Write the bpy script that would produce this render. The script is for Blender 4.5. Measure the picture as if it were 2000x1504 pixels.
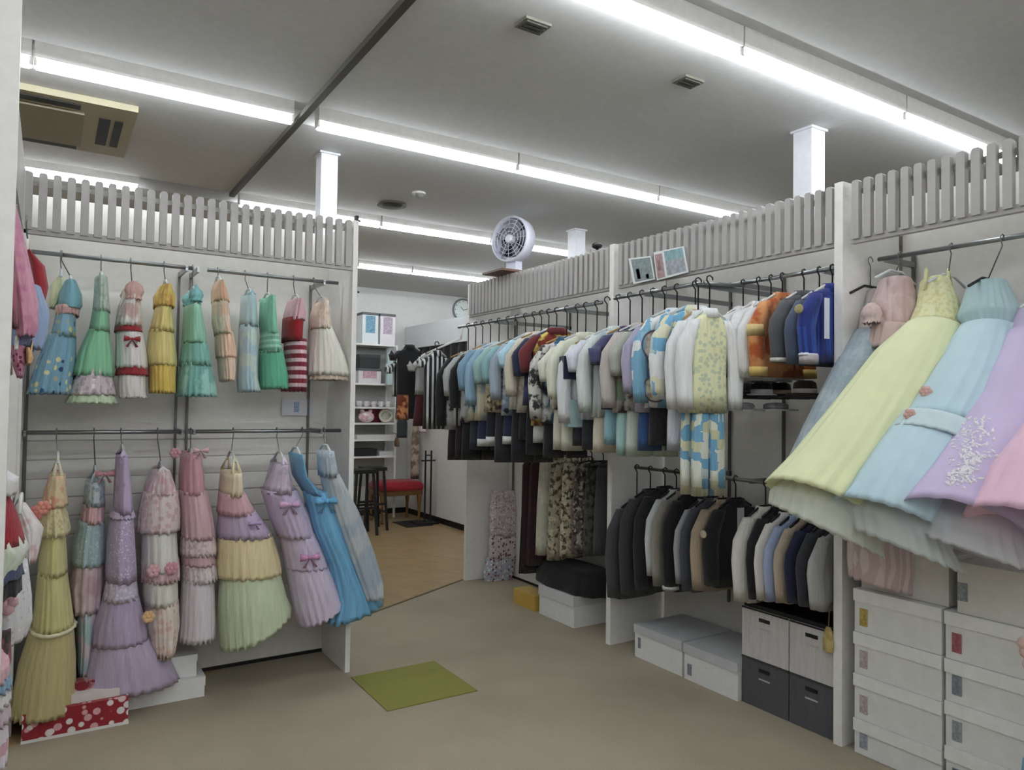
import bpy, math, random
from mathutils import Vector
random.seed(7)
for o in list(bpy.data.objects): bpy.data.objects.remove(o)
SC = bpy.context.scene; COL = SC.collection
# ------------------------------------------------------------------ camera
F_PX, CX, CY = 1430.0, 1000.0, 752.0
YAW, PITCH, ROLL, EYE = math.radians(32.3), math.radians(1.55), math.radians(0.8), 1.5
FW = Vector((math.sin(YAW)*math.cos(PITCH), math.cos(YAW)*math.cos(PITCH), math.sin(PITCH)))
R0 = Vector((math.cos(YAW), -math.sin(YAW), 0)); U0 = R0.cross(FW)
RT = R0*math.cos(ROLL) + U0*math.sin(ROLL); UP = U0*math.cos(ROLL) - R0*math.sin(ROLL)
cam_d = bpy.data.cameras.new('camera'); cam = bpy.data.objects.new('camera', cam_d); COL.objects.link(cam)
cam_d.sensor_width = 36.0; cam_d.lens = F_PX/2000*36.0; cam_d.clip_start = 0.02
m = cam.matrix_world.copy()
for i in range(3):
    m[i][0], m[i][1], m[i][2] = RT[i], UP[i], -FW[i]
    m[i][3] = (0, 0, EYE)[i]
cam.matrix_world = m
SC.camera = cam
# ------------------------------------------------------------------ world, exposure
w = bpy.data.worlds.new('world'); SC.world = w; w.use_nodes = True
w.node_tree.nodes['Background'].inputs[0].default_value = (0.9, 0.95, 1, 1)
w.node_tree.nodes['Background'].inputs[1].default_value = 0.3
SC.view_settings.view_transform = 'Standard'; SC.view_settings.look = 'None'
SC.view_settings.gamma = 1.0; SC.view_settings.use_curve_mapping = False
SC.view_settings.exposure = 0.12
TUBE_POWER = 21.0
CEIL = 3.05
# ------------------------------------------------------------------ measuring helpers (photo pixel -> point on a real plane)
def ray(px, py): return FW + RT*((px-CX)/F_PX) - UP*((py-CY)/F_PX)
def hit(px, py, axis, val):
    d = ray(px, py); t = (val - (0, 0, EYE)[axis])/d[axis]
    return Vector((0, 0, EYE)) + d*t
def at_depth(px, py, D): return Vector((0, 0, EYE)) + ray(px, py)*D
# ------------------------------------------------------------------ colour + materials
def lin(h):
    if isinstance(h, str):
        h = h.lstrip('#'); c = [int(h[i:i+2], 16)/255 for i in (0, 2, 4)]
    else: c = list(h)
    return tuple(x/12.92 if x <= 0.04045 else ((x+0.055)/1.055)**2.4 for x in c) + (1.0,)
MATS = {}
def newmat(name):
    mt = bpy.data.materials.new(name); mt.use_nodes = True
    nt = mt.node_tree; b = nt.nodes['Principled BSDF']
    return mt, nt, b
def plain(h, rough=0.5, metal=0.0, noise=0.03, bump=0.0, scale=30):
    k = ('plain', h, rough, metal, noise, bump, scale)
    if k in MATS: return MATS[k]
    mt, nt, b = newmat('plain_'+str(h)); N = nt.nodes.new; L = nt.links.new
    tc = N('ShaderNodeTexCoord'); nz = N('ShaderNodeTexNoise'); nz.inputs['Scale'].default_value = scale; nz.inputs['Detail'].default_value = 3
    L(tc.outputs['Object'], nz.inputs['Vector'])
    mx = N('ShaderNodeMix'); mx.data_type = 'RGBA'; c = lin(h)
    mx.inputs['A'].default_value = tuple(max(0, v*(1-noise*3)) for v in c[:3])+(1,)
    mx.inputs['B'].default_value = tuple(min(1, v*(1+noise*3)) for v in c[:3])+(1,)
    L(nz.outputs['Fac'], mx.inputs['Factor']); L(mx.outputs['Result'], b.inputs['Base Color'])
    b.inputs['Roughness'].default_value = rough; b.inputs['Metallic'].default_value = metal
    if bump:
        bp = N('ShaderNodeBump'); bp.inputs['Strength'].default_value = bump; bp.inputs['Distance'].default_value = 0.003
        L(nz.outputs['Fac'], bp.inputs['Height']); L(bp.outputs['Normal'], b.inputs['Normal'])
    MATS[k] = mt; return mt
def emit(h, s):
    k = ('emit', h, s)
    if k in MATS: return MATS[k]
    mt, nt, b = newmat('tube_light'); b.inputs['Emission Color'].default_value = lin(h); b.inputs['Emission Strength'].default_value = s
    b.inputs['Base Color'].default_value = (1, 1, 1, 1); MATS[k] = mt; return mt
def soft(h, ds=0.13):
    c = [int(h[i:i+2], 16)/255 for i in (0, 2, 4)]; l = 0.3*c[0]+0.59*c[1]+0.11*c[2]
    c = [x+(l-x)*ds for x in c]
    if l > 0.42: c = [x+(1-x)*0.25 for x in c]
    return ''.join('%02x' % int(max(0, min(1, x))*255) for x in c)
STYLE = ['streak']
def fab(c1, c2=None, pat=None, sc=30.0, c3=None, tulle=0.0, rough=0.85, sheen=0.15):
    c1, c2, c3 = (soft(c) if c else c for c in (c1, c2, c3))
    """cloth: weave bump + optional print (dots, floral, stripeh, stripev, check, blotch, camo, ring)"""
    k = ('fab', c1, c2, pat, sc, c3, tulle, rough, STYLE[0])
    if k in MATS: return MATS[k]
    mt, nt, b = newmat('cloth_'+str(c1)+(pat or '')); N = nt.nodes.new; L = nt.links.new
    tc = N('ShaderNodeTexCoord')
    nz = N('ShaderNodeTexNoise'); nz.inputs['Scale'].default_value = 1; nz.inputs['Detail'].default_value = 4
    mpz = N('ShaderNodeMapping'); mpz.inputs['Scale'].default_value = (70, 70, 7) if STYLE[0] == 'streak' else (12, 12, 12); L(tc.outputs['Object'], mpz.inputs['Vector'])
    L(mpz.outputs[0], nz.inputs['Vector'])
    def rgb(h):
        n = N('ShaderNodeRGB'); n.outputs[0].default_value = lin(h); return n.outputs[0]
    def mix(f, a, bb):
        x = N('ShaderNodeMix'); x.data_type = 'RGBA'; L(f, x.inputs['Factor']); L(a, x.inputs['A']); L(bb, x.inputs['B']); return x.outputs['Result']
    def thr(v, t, gt=True, soft=0.04):
        r = N('ShaderNodeMapRange'); r.inputs['From Min'].default_value = t-soft if gt else t+soft; r.inputs['From Max'].default_value = t+soft if gt else t-soft
        L(v, r.inputs['Value']); return r.outputs['Result']
    base = rgb(c1); hsrc = nz.outputs['Fac']
    if pat in ('dots', 'floral', 'ring'):
        vo = N('ShaderNodeTexVoronoi'); vo.inputs['Scale'].default_value = sc; L(tc.outputs['Object'], vo.inputs['Vector'])
        f = thr(vo.outputs['Distance'], 0.30 if pat != 'floral' else 0.42, False)
        if pat == 'ring':
            col = mix(thr(vo.outputs['Distance'], 0.42, False), base, rgb(c3 or '30304a'))
            base = mix(thr(vo.outputs['Distance'], 0.36, False), col, rgb(c2))
        elif c3:
            sep = N('ShaderNodeSeparateColor'); L(vo.outputs['Color'], sep.inputs[0])
            base = mix(f, base, mix(thr(sep.outputs[0], 0.5), rgb(c2), rgb(c3)))
        else: base = mix(f, base, rgb(c2))
    elif pat in ('stripeh', 'stripev'):
        sp = N('ShaderNodeSeparateXYZ'); L(tc.outputs['Object'], sp.inputs[0])
        mm = N('ShaderNodeMath'); mm.operation = 'MULTIPLY'; mm.inputs[1].default_value = sc; L(sp.outputs['Z' if pat == 'stripeh' else 'X'], mm.inputs[0])
        fr = N('ShaderNodeMath'); fr.operation = 'FRACT'; L(mm.outputs[0], fr.inputs[0])
        base = mix(thr(fr.outputs[0], 0.55), base, rgb(c2))
    elif pat == 'check':
        ck = N('ShaderNodeTexChecker'); ck.inputs['Scale'].default_value = sc; L(tc.outputs['Object'], ck.inputs['Vector'])
        base = mix(ck.outputs['Fac'], base, rgb(c2))
    elif pat == 'patch':
        vo = N('ShaderNodeTexVoronoi'); vo.distance = 'CHEBYCHEV'; vo.inputs['Scale'].default_value = sc; vo.inputs['Randomness'].default_value = 0.55; L(tc.outputs['Object'], vo.inputs['Vector'])
        sep = N('ShaderNodeSeparateColor'); L(vo.outputs['Color'], sep.inputs[0])
        base = mix(thr(sep.outputs[1], 0.72, True, 0.01), mix(thr(sep.outputs[0], 0.5, True, 0.01), base, rgb(c2)), rgb(c3 or c2))
    elif pat in ('blotch', 'camo'):
        n2 = N('ShaderNodeTexNoise'); n2.inputs['Scale'].default_value = sc; n2.inputs['Detail'].default_value = 2 if pat == 'camo' else 5
        L(tc.outputs['Object'], n2.inputs['Vector'])
        base = mix(thr(n2.outputs['Fac'], 0.52), base, rgb(c2))
        if c3:
            n3 = N('ShaderNodeTexNoise'); n3.inputs['Scale'].default_value = sc*1.3; n3.inputs['Detail'].default_value = 3
            mp = N('ShaderNodeMapping'); mp.inputs['Location'].default_value = (3, 7, 1); L(tc.outputs['Object'], mp.inputs['Vector']); L(mp.outputs[0], n3.inputs['Vector'])
            base = mix(thr(n3.outputs['Fac'], 0.56), base, rgb(c3))
    # slight dye unevenness
    hv = N('ShaderNodeHueSaturation'); mr = N('ShaderNodeMapRange'); L(hsrc, mr.inputs['Value'])
    mr.inputs['To Min'].default_value = 0.82 if STYLE[0] == 'streak' else 0.92; mr.inputs['To Max'].default_value = 1.2 if STYLE[0] == 'streak' else 1.08
    L(mr.outputs['Result'], hv.inputs['Value']); L(base, hv.inputs['Color']); L(hv.outputs['Color'], b.inputs['Base Color'])
    b.inputs['Roughness'].default_value = rough
    b.inputs['Sheen Weight'].default_value = sheen
    n4 = N('ShaderNodeTexNoise'); n4.inputs['Scale'].default_value = 1; n4.inputs['Detail'].default_value = 4; mp4 = N('ShaderNodeMapping'); mp4.inputs['Scale'].default_value = (110, 110, 22); L(tc.outputs['Object'], mp4.inputs['Vector']); L(mp4.outputs[0], n4.inputs['Vector'])
    bp = N('ShaderNodeBump'); bp.inputs['Strength'].default_value = 0.6 if STYLE[0] == 'streak' else 0.2; bp.inputs['Distance'].default_value = 0.007 if STYLE[0] == 'streak' else 0.003
    L(n4.outputs['Fac'], bp.inputs['Height']); L(bp.outputs['Normal'], b.inputs['Normal'])
    if tulle:
        tr = N('ShaderNodeBsdfTransparent'); ms = N('ShaderNodeMixShader'); ms.inputs[0].default_value = tulle
        out = nt.nodes['Material Output']; L(b.outputs[0], ms.inputs[1]); L(tr.outputs[0], ms.inputs[2]); L(ms.outputs[0], out.inputs['Surface'])
    MATS[k] = mt; return mt
# ------------------------------------------------------------------ mesh builder
class MB:
    def __init__(s): s.v = []; s.f = []
    def add(s, vs, fs):
        n = len(s.v); s.v += [Vector(v) for v in vs]; s.f += [tuple(i+n for i in f) for f in fs]; return s
    def box(s, x0, x1, y0, y1, z0, z1):
        return s.add([(x0,y0,z0),(x1,y0,z0),(x1,y1,z0),(x0,y1,z0),(x0,y0,z1),(x1,y0,z1),(x1,y1,z1),(x0,y1,z1)],
            [(0,3,2,1),(4,5,6,7),(0,1,5,4),(1,2,6,5),(2,3,7,6),(3,0,4,7)])
    def obox(s, c, u, v, n):                      # oriented box from half vectors
        c, u, v, n = map(Vector, (c, u, v, n))
        return s.add([c-u-v-n, c+u-v-n, c+u+v-n, c-u+v-n, c-u-v+n, c+u-v+n, c+u+v+n, c-u+v+n],
            [(0,3,2,1),(4,5,6,7),(0,1,5,4),(1,2,6,5),(2,3,7,6),(3,0,4,7)])
    def rings(s, rs, cap0=True, cap1=True):
        n = len(rs[0]); b = len(s.v); s.v += [Vector(p) for r in rs for p in r]
        for i in range(len(rs)-1):
            for j in range(n):
                a, c = b+i*n+j, b+i*n+(j+1) % n; s.f.append((a, c, c+n, a+n))
        if cap0: s.f.append(tuple(b+j for j in reversed(range(n))))
        if cap1: s.f.append(tuple(b+(len(rs)-1)*n+j for j in range(n)))
        return s
    def tube(s, pts, r, n=6, closed=False):
        pts = [Vector(p) for p in pts]; rs = []; rr = r if isinstance(r, (list, tuple)) else [r]*len(pts)
        prev = None
        for i, p in enumerate(pts):
            d = (pts[min(i+1, len(pts)-1)] - pts[max(i-1, 0)]).normalized()
            if prev is None:
                a = Vector((0, 0, 1)) if abs(d.z) < 0.9 else Vector((1, 0, 0)); u = d.cross(a).normalized()
            else: u = (prev - d*prev.dot(d)).normalized()
            prev = u; v = d.cross(u)
            rs.append([p + (u*math.cos(2*math.pi*k/n) + v*math.sin(2*math.pi*k/n))*rr[i] for k in range(n)])
        return s.rings(rs)
    def lathe(s, c, axis, prof, n=24):            # prof: (dist along axis, radius)
        c = Vector(c); d = Vector(axis).normalized(); a = Vector((0, 0, 1)) if abs(d.z) < 0.9 else Vector((1, 0, 0))
        u = d.cross(a).normalized(); v = d.cross(u)
        return s.rings([[c + d*h + (u*math.cos(2*math.pi*k/n) + v*math.sin(2*math.pi*k/n))*r for k in range(n)] for h, r in prof])
    def ball(s, c, r, n=12, sq=(1, 1, 1)):
        c = Vector(c); rs = []
        for i in range(1, n//2+1):
            t = math.pi*(i-0.5)/(n//2)
            rs.append([c + Vector((math.sin(t)*math.cos(2*math.pi*k/n)*r*sq[0], math.sin(t)*math.sin(2*math.pi*k/n)*r*sq[1], -math.cos(t)*r*sq[2])) for k in range(n)])
        return s.rings(rs)
def thing(name, label, cat, loc=(0, 0, 0), group=None):
    o = bpy.data.objects.new(name, None); COL.objects.link(o); o.location = loc; o.empty_display_size = 0.05
    o['label'] = label; o['category'] = cat
    if group: o['group'] = group
    return o
def root_loc(o):
    v = Vector((0, 0, 0))
    while o is not None: v += o.location; o = o.parent
    return v
def part(T, name, mb, mat, smooth=False, label=None):
    me = bpy.data.meshes.new(name); off = root_loc(T) if T else Vector((0, 0, 0))
    me.from_pydata([v-off for v in mb.v], [], mb.f); me.materials.append(mat)
    if smooth:
        for p in me.polygons: p.use_smooth = True
    o = bpy.data.objects.new(name, me); COL.objects.link(o)
    if T: o.parent = T
    if label: o['label'] = label
    return o
def solo(name, label, cat, mb, mat, loc=None, group=None, smooth=False):
    me = bpy.data.meshes.new(name); loc = Vector(loc or (0, 0, 0))
    me.from_pydata([v-loc for v in mb.v], [], mb.f); me.materials.append(mat)
    if smooth:
        for p in me.polygons: p.use_smooth = True
    o = bpy.data.objects.new(name, me); COL.objects.link(o); o.location = loc
    o['label'] = label; o['category'] = cat
    if group: o['group'] = group
    return o
def struct(name, mb, mat, label=None):
    o = part(None, name, mb, mat); o['kind'] = 'structure'
    if label: o['label'] = label
    return o
def copies(T, first, locs):                       # alike pieces sharing one mesh
    for l in locs:
        c = first.copy(); COL.objects.link(c); c.parent = T; c.location = l
WHITE = plain('e9e7e3', 0.45); WHITE2 = plain('dedbd5', 0.5); SLAT = plain('aaa7a4', 0.55); CHROME = plain('8c8f90', 0.3, 0.9)
DARK = plain('3a3a3b', 0.45); BLACK = plain('101012', 0.5); BLACKM = plain('17171a', 0.35)
# ------------------------------------------------------------------ shell
def carpet_mat():
    mt, nt, b = newmat('carpet'); N = nt.nodes.new; L = nt.links.new
    tc = N('ShaderNodeTexCoord'); n1 = N('ShaderNodeTexNoise'); n1.inputs['Scale'].default_value = 260; n1.inputs['Detail'].default_value = 3
    n2 = N('ShaderNodeTexNoise'); n2.inputs['Scale'].default_value = 1.7
    L(tc.outputs['Object'], n1.inputs['Vector']); L(tc.outputs['Object'], n2.inputs['Vector'])
    cr = N('ShaderNodeValToRGB'); cr.color_ramp.elements[0].color = lin('8c8270'); cr.color_ramp.elements[1].color = lin('b9ae99')
    cr.color_ramp.elements[0].position = 0.25; cr.color_ramp.elements[1].position = 0.75
    mm = N('ShaderNodeMix'); mm.inputs['Factor'].default_value = 0.35; L(n1.outputs['Fac'], mm.inputs['A']); L(n2.outputs['Fac'], mm.inputs['B'])
    L(mm.outputs['Result'], cr.inputs['Fac']); L(cr.outputs['Color'], b.inputs['Base Color']); b.inputs['Roughness'].default_value = 0.95
    bp = N('ShaderNodeBump'); bp.inputs['Strength'].default_value = 0.4; bp.inputs['Distance'].default_value = 0.004
    L(n1.outputs['Fac'], bp.inputs['Height']); L(bp.outputs['Normal'], b.inputs['Normal']); return mt
def wood_mat():
    mt, nt, b = newmat('wood_floor'); N = nt.nodes.new; L = nt.links.new
    tc = N('ShaderNodeTexCoord'); mp = N('ShaderNodeMapping'); mp.inputs['Rotation'].default_value = (0, 0, math.radians(45))
    br = N('ShaderNodeTexBrick'); br.inputs['Scale'].default_value = 4; br.inputs['Mortar Size'].default_value = 0.004
    br.inputs['Color1'].default_value = lin('ab936c'); br.inputs['Color2'].default_value = lin('9c845d'); br.inputs['Mortar'].default_value = lin('8a6d47')
    L(tc.outputs['Object'], mp.inputs['Vector']); L(mp.outputs[0], br.inputs['Vector'])
    nz = N('ShaderNodeTexNoise'); nz.inputs['Scale'].default_value = 6; L(tc.outputs['Object'], nz.inputs['Vector'])
    hv = N('ShaderNodeHueSaturation'); mr = N('ShaderNodeMapRange'); mr.inputs['To Min'].default_value = 0.85; mr.inputs['To Max'].default_value = 1.15
    L(nz.outputs['Fac'], mr.inputs['Value']); L(mr.outputs['Result'], hv.inputs['Value']); L(br.outputs['Color'], hv.inputs['Color'])
    L(hv.outputs['Color'], b.inputs['Base Color']); b.inputs['Roughness'].default_value = 0.32; return mt
X0, X1, Y0, Y1 = -6.0, 8.5, -5.0, 9.35
A = Vector((1.78, 4.85)); B = Vector((3.03, 5.525)); dA = (B-A).normalized()
L_ = A - dA*((A.x-X0)/dA.x); R_ = B + dA*((X1-B.x)/dA.x)
struct('floor', MB().add([(X0,Y0,0),(X1,Y0,0),(X1,R_.y,0),(X0,L_.y,0)], [(0,1,2,3)]), carpet_mat(), 'beige carpet floor')
fl2 = struct('floor_back', MB().add([(X0,L_.y,0),(X1,R_.y,0),(X1,Y1,0),(X0,Y1,0)], [(0,1,2,3)]), wood_mat(), 'brown wooden floor of the back room')
nrm = Vector((-dA.y, dA.x)); st = [A-dA*0.6, B, B+nrm*0.02, A-dA*0.6+nrm*0.02]
struct('trim_1', MB().add([(p.x,p.y,0.001) for p in st]+[(p.x,p.y,0.005) for p in st], [(0,3,2,1),(4,5,6,7),(0,1,5,4),(1,2,6,5),(2,3,7,6),(3,0,4,7)]), plain('6f6149', 0.5), 'thin strip where carpet meets wood')
WALLM = plain('d3d3d0', 0.7)
struct('wall_back', MB().box(X0, X1, Y1, Y1+0.1, 0, CEIL+0.15), WALLM)
struct('wall_front', MB().box(X0, X1, Y0-0.1, Y0, 0, CEIL+0.15), WALLM)
struct('wall_left', MB().box(X0-0.1, X0, Y0, Y1, 0, CEIL+0.15), WALLM)
struct('wall_right', MB().box(X1, X1+0.1, Y0, Y1, 0, CEIL+0.15), WALLM)
struct('baseboard_back', MB().box(X0, 4.2, Y1-0.015, Y1, 0, 0.07), BLACK)
# ceiling with recessed light troughs
ROWS = [-3.4, -1.55, 0.27, 2.12, 3.95, 5.86, 7.75]
CEILM = plain('c9c9c8', 0.8)
cb = MB(); edges = []
ys = Y0
for y in ROWS:
    cb.box(X0, X1, ys, y-0.19, CEIL, CEIL+0.12); cb.box(X0, X1, y-0.19, y+0.10, CEIL+0.075, CEIL+0.12); ys = y+0.10
cb.box(X0, X1, ys, Y1, CEIL, CEIL+0.12)
struct('ceiling', cb, CEILM)
XT = hit(580, 235, 2, CEIL).x
struct('trim_2', MB().box(XT-0.018, XT+0.018, 0.0, 5.72, CEIL-0.028, CEIL), plain('4a463c', 0.6), 'dark joint strip across the ceiling')
# fluorescent tubes
TUBE = emit('f4faff', TUBE_POWER)
ORD = ['first', 'second', 'third', 'fourth', 'fifth', 'sixth', 'seventh', 'eighth']
row_words = {2.12: 'ceiling row above the right gowns', 3.95: 'long ceiling row above the left dress unit', 5.86: 'third ceiling row, beyond the left unit', 7.75: 'farthest ceiling row, before the back wall'}
def light(xa, xb, y, label):
    T = thing('tube_light', label, 'ceiling light', ((xa+xb)/2, y, CEIL-0.05), 'fluorescent strip lights')
    part(T, 'housing', MB().box(xa+0.005, xb-0.005, y-0.04, y+0.04, CEIL-0.012, CEIL+0.075), WHITE)
    part(T, 'tube', MB().tube([(xa+0.012, y, CEIL-0.034), (xb-0.012, y, CEIL-0.034)], 0.024, 8), TUBE, True)
    for x in (xa+0.008, xb-0.008):
        part(T, 'end_cap', MB().box(x-0.006, x+0.006, y-0.028, y+0.028, CEIL-0.046, CEIL-0.012), WHITE2)
for y in ROWS:
    if y == 5.86: xs = [(-3.1, -1.9), (-1.9, -0.7), (-0.7, 0.51), (1.19, 2.35), (2.35, 3.44), (3.44, 4.6), (4.6, 5.8)]
    elif y == 3.95: xs = [(-3.7, -2.5), (-2.5, -1.3), (-1.3, -0.1), (-0.1, 1.075), (1.2, 2.5), (2.5, 3.72), (3.72, 4.92)]
    elif y == 2.12: xs = [(-2.4, -1.2), (-1.2, 0.0), (0.0, 1.2), (1.23, 2.46), (2.46, 3.70), (3.70, 4.9)]
    elif y == 7.75: xs = [(1.6, 2.85), (2.85, 3.5), (3.5, 4.7), (4.7, 5.9)]
    else: xs = [(-3.6+1.25*i, -2.4+1.25*i) for i in range(7)]
    for i, (a, b_) in enumerate(xs):
        if y in row_words: lab = '%s strip light from the left in the %s' % (ORD[i], row_words[y])
        else: lab = '%s strip light from the left in the %s row behind the camera' % (ORD[i], ['third', 'second', 'first'][ROWS.index(y)])
        light(a, b_, y, lab)
# ceiling fittings
ac0 = hit(270, 210, 2, CEIL); ax1 = ac0.x; ay0 = ac0.y-0.02; ay1 = ay0+0.86; ax0 = ax1-0.92
BEIGE = plain('aaa389', 0.5); BEIGE2 = plain('968f78', 0.5)
T = thing('air_conditioner', 'beige ceiling cassette air conditioner with dark slots', 'air conditioner', ((ax0+ax1)/2, (ay0+ay1)/2, CEIL))
part(T, 'panel', MB().box(ax0, ax1, ay0, ay1, CEIL-0.035, CEIL-0.001), BEIGE)
part(T, 'intake_grille', MB().box(ax0+0.2, ax1-0.24, ay0+0.16, ay1-0.12, CEIL-0.05, CEIL-0.035), BEIGE2)
for (a, b_, c, d) in [(ax0+0.1, ax1-0.26, ay0+0.05, ay0+0.12), (ax0+0.1, ax1-0.26, ay1-0.09, ay1-0.03), (ax1-0.17, ax1-0.115, ay0+0.2, ay1-0.2), (ax1-0.095, ax1-0.055, ay0+0.2, ay1-0.2), (ax0+0.05, ax0+0.12, ay0+0.2, ay1-0.2)]:
    part(T, 'slot', MB().box(a, b_, c, d, CEIL-0.041, CEIL-0.034), BLACK)
for i, (px, py) in enumerate([(1041, 47), (1344, 157)]):
    p = hit(px, py, 2, CEIL)
    T = thing('ceiling_vent', 'small dark square ceiling vent, %s the two' % ('nearer of' if i == 0 else 'farther right of'), 'vent', p, 'dark ceiling vents')
    part(T, 'frame', MB().box(p.x-0.062, p.x+0.062, p.y-0.045, p.y+0.045, CEIL-0.012, CEIL-0.001), plain('77756a', 0.6))
    for k in range(3): part(T, 'slat', MB().box(p.x-0.05, p.x+0.05, p.y-0.034+k*0.026, p.y-0.018+k*0.026, CEIL-0.018, CEIL-0.012), plain('4b4a42', 0.6))
p = hit(765, 399, 2, CEIL)
T = thing('ceiling_speaker', 'dark round speaker set in the ceiling', 'speaker', p)
part(T, 'rim', MB().lathe(p, (0, 0, -1), [(0.001, 0.118), (0.012, 0.115), (0.012, 0.1)], 28), plain('55534c', 0.6))
part(T, 'grille', MB().lathe(p, (0, 0, -1), [(0.004, 0.1), (0.018, 0.07), (0.02, 0.01)], 28), plain('37362f', 0.7))
p = hit(818, 376, 2, CEIL)
T = thing('smoke_detector', 'small white round smoke detector on the ceiling', 'smoke detector', p)
part(T, 'base', MB().lathe(p, (0, 0, -1), [(0.001, 0.05), (0.015, 0.05), (0.015, 0.04)], 20), WHITE)
part(T, 'dome', MB().lathe(p, (0, 0, -1), [(0.014, 0.038), (0.035, 0.03), (0.045, 0.01)], 20), plain('8a8a86', 0.5))
# ------------------------------------------------------------------ display units
def slat_row(T, axis, a0, a1, front, other=None):
    """vertical slats on a fascia; axis 0: fascia along X at y=front, axis 1: along Y at x=front"""
    n = int(round((a1-a0)/0.0556)); pitch = (a1-a0)/n; first = None; base = root_loc(T)
    for i in range(n):
        c = a0 + pitch*(i+0.5)
        if first is None:
            mb = MB(); hw = 0.0165
            z0, z1 = 2.262, 2.525
            # slat with a chamfered top
            prof = [(-hw, z0), (hw, z0), (hw, z1-0.008), (hw-0.006, z1), (-hw+0.006, z1), (-hw, z1-0.008)]
            vs = [];
            for d in (-0.012, 0.018): vs += [((c+u, front+d, z) if axis == 0 else (front+d, c+u, z)) for u, z in prof]
            k = len(prof); fs = [tuple(range(k)), tuple(reversed(range(k, 2*k)))] + [(j, j+k, (j+1) % k+k, (j+1) % k) for j in range(k)]
            first = part(T, 'slat', mb.add(vs, fs), SLAT); c0 = c
        else:
            o = first.copy(); COL.objects.link(o); o.parent = T
            o.location = (c-c0, 0, 0) if axis == 0 else (0, c-c0, 0)
    lo = MB(); hi = MB()
    if axis == 0: lo.box(a0, a1, front+0.0, front+0.03, 2.245, 2.275); hi.box(a0, a1, front+0.0185, front+0.03, 2.468, 2.492)
    else: lo.box(front+0.0, front+0.03, a0, a1, 2.245, 2.275); hi.box(front+0.0185, front+0.03, a0, a1, 2.468, 2.492)
    part(T, 'bottom_rail', lo, SLAT); part(T, 'top_rail', hi, SLAT)
def standards(T, pts, z0, z1, axis):
    for (x, y) in pts:
        part(T, 'standard', MB().box(x-0.006, x+0.006, y-0.006, y+0.009, z0, z1), plain('6a6a69', 0.4, 0.6))
# left unit: front y=3.95, back y=4.37, x -0.12..1.457
LF, LB = 3.955, 4.37
T = thing('display_unit', 'white wall unit on the left hung with two rows of pastel dresses, slats on top', 'display unit', (0.67, 4.16, 0))
LX0 = -0.13; LX1 = 1.457
part(T, 'side_panel', MB().box(LX1-0.028, LX1, LF, LB+0.02, 0, 2.53), WHITE)
part(T, 'side_panel', MB().box(LX0, LX0+0.028, LF, LB+0.02, 0, 2.53), WHITE)
part(T, 'back_panel', MB().box(LX0+0.028, LX1-0.028, LB, LB+0.018, 0.02, 2.52), WHITE2)
for k in range(11):
    z = 0.34+k*0.095
    part(T, 'board', MB().box(LX0+0.03, LX1-0.03, LB-0.011, LB, z, z+0.089), WHITE2)
part(T, 'plinth', MB().box(LX0+0.028, LX1-0.028, LB-0.008, LB, 0.0, 0.018), BLACK)
slat_row(T, 0, LX0, LX1-0.03, LF)
RY = 4.1
zr = hit(376, 524, 1, RY).z; zl = hit(360, 843, 1, RY).z
def rail(T, p, q, r=0.0105): part(T, 'rail', MB().tube([p, q], r, 10), CHROME, True)
def X_(px, py): return hit(px, py, 1, RY).x
rail(T, (X_(50, 490), RY, zr), (X_(376, 524), RY, zr)); rail(T, (X_(405, 527), RY, zr), (X_(660, 555), RY, zr))
rail(T, (X_(45, 845), RY, zl), (X_(360, 843), RY, zl)); rail(T, (X_(372, 843), RY, zl), (X_(665, 838), RY, zl))
sx = [X_(48, 845), X_(360, 700), X_(383, 700), X_(630, 700)]
standards(T, [(x, LB-0.02) for x in sx], 0.35, 2.2, 0)
for x in sx:
    for z in (zr, zl): part(T, 'bracket', MB().obox(((x, (RY+LB)/2-0.01, z-0.004)), (0.006, 0, 0), (0, (LB-RY)/2, 0), (0, 0, 0.013)), CHROME)
# right units along x=3.03, back panel x=3.45
RF, RBK = 3.03, 3.45
def right_unit(y0, y1, label, zrails, far_panel, near_panel, stds):
    T = thing('display_unit', label, 'display unit', (3.24, (y0+y1)/2, 0))
    if far_panel: part(T, 'side_panel', MB().box(RF, RBK+0.02, y1-0.03, y1, 0, 2.53), WHITE)
    if near_panel: part(T, 'side_panel', MB().box(RF-0.012, RBK+0.02, y0-0.03, y0+0.012, 0, 2.535), WHITE)
    part(T, 'back_panel', MB().box(RBK, RBK+0.018, y0, y1-0.03, 0.02, 2.52), WHITE2)
    part(T, 'plinth', MB().box(RBK-0.006, RBK, y0+0.012, y1-0.03, 0.0, 0.018), BLACK)
    slat_row(T, 1, y0+0.013, y1-0.031, RF)
    for (x, z, a, b_) in zrails: rail(T, (x, a, z), (x, b_, z))
    standards(T, [(RBK-0.012, y) for y in stds], 0.35, 2.25, 1)
    for y in stds:
        for (x, z, a, b_) in zrails:
            if a-0.08 <= y <= b_+0.08: part(T, 'bracket', MB().obox(((x+RBK)/2, y, z-0.004), ((RBK-x)/2, 0, 0), (0, 0.006, 0), (0, 0, 0.013)), CHROME)
    return T
FX = 2.75; FZ = 2.112
YA = hit(905, 635, 0, FX).y; YB = hit(1180, 595, 0, FX).y; YC = hit(1200, 580, 0, FX).y; YD = hit(1365, 560, 0, FX).y
UA = right_unit(3.61, 5.525, 'far white unit beside the back-room opening, packed with printed sets', [(FX, FZ, YB+0.02, YA+0.08), (3.17, 1.2, 3.68, 5.0)], True, True, [3.75, 4.6, 5.4])
part(UA, 'slope_arm', MB().tube([(2.74, 5.1, 2.02), (2.62, 5.85, 1.86)], 0.009, 8), WHITE, True)
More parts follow.
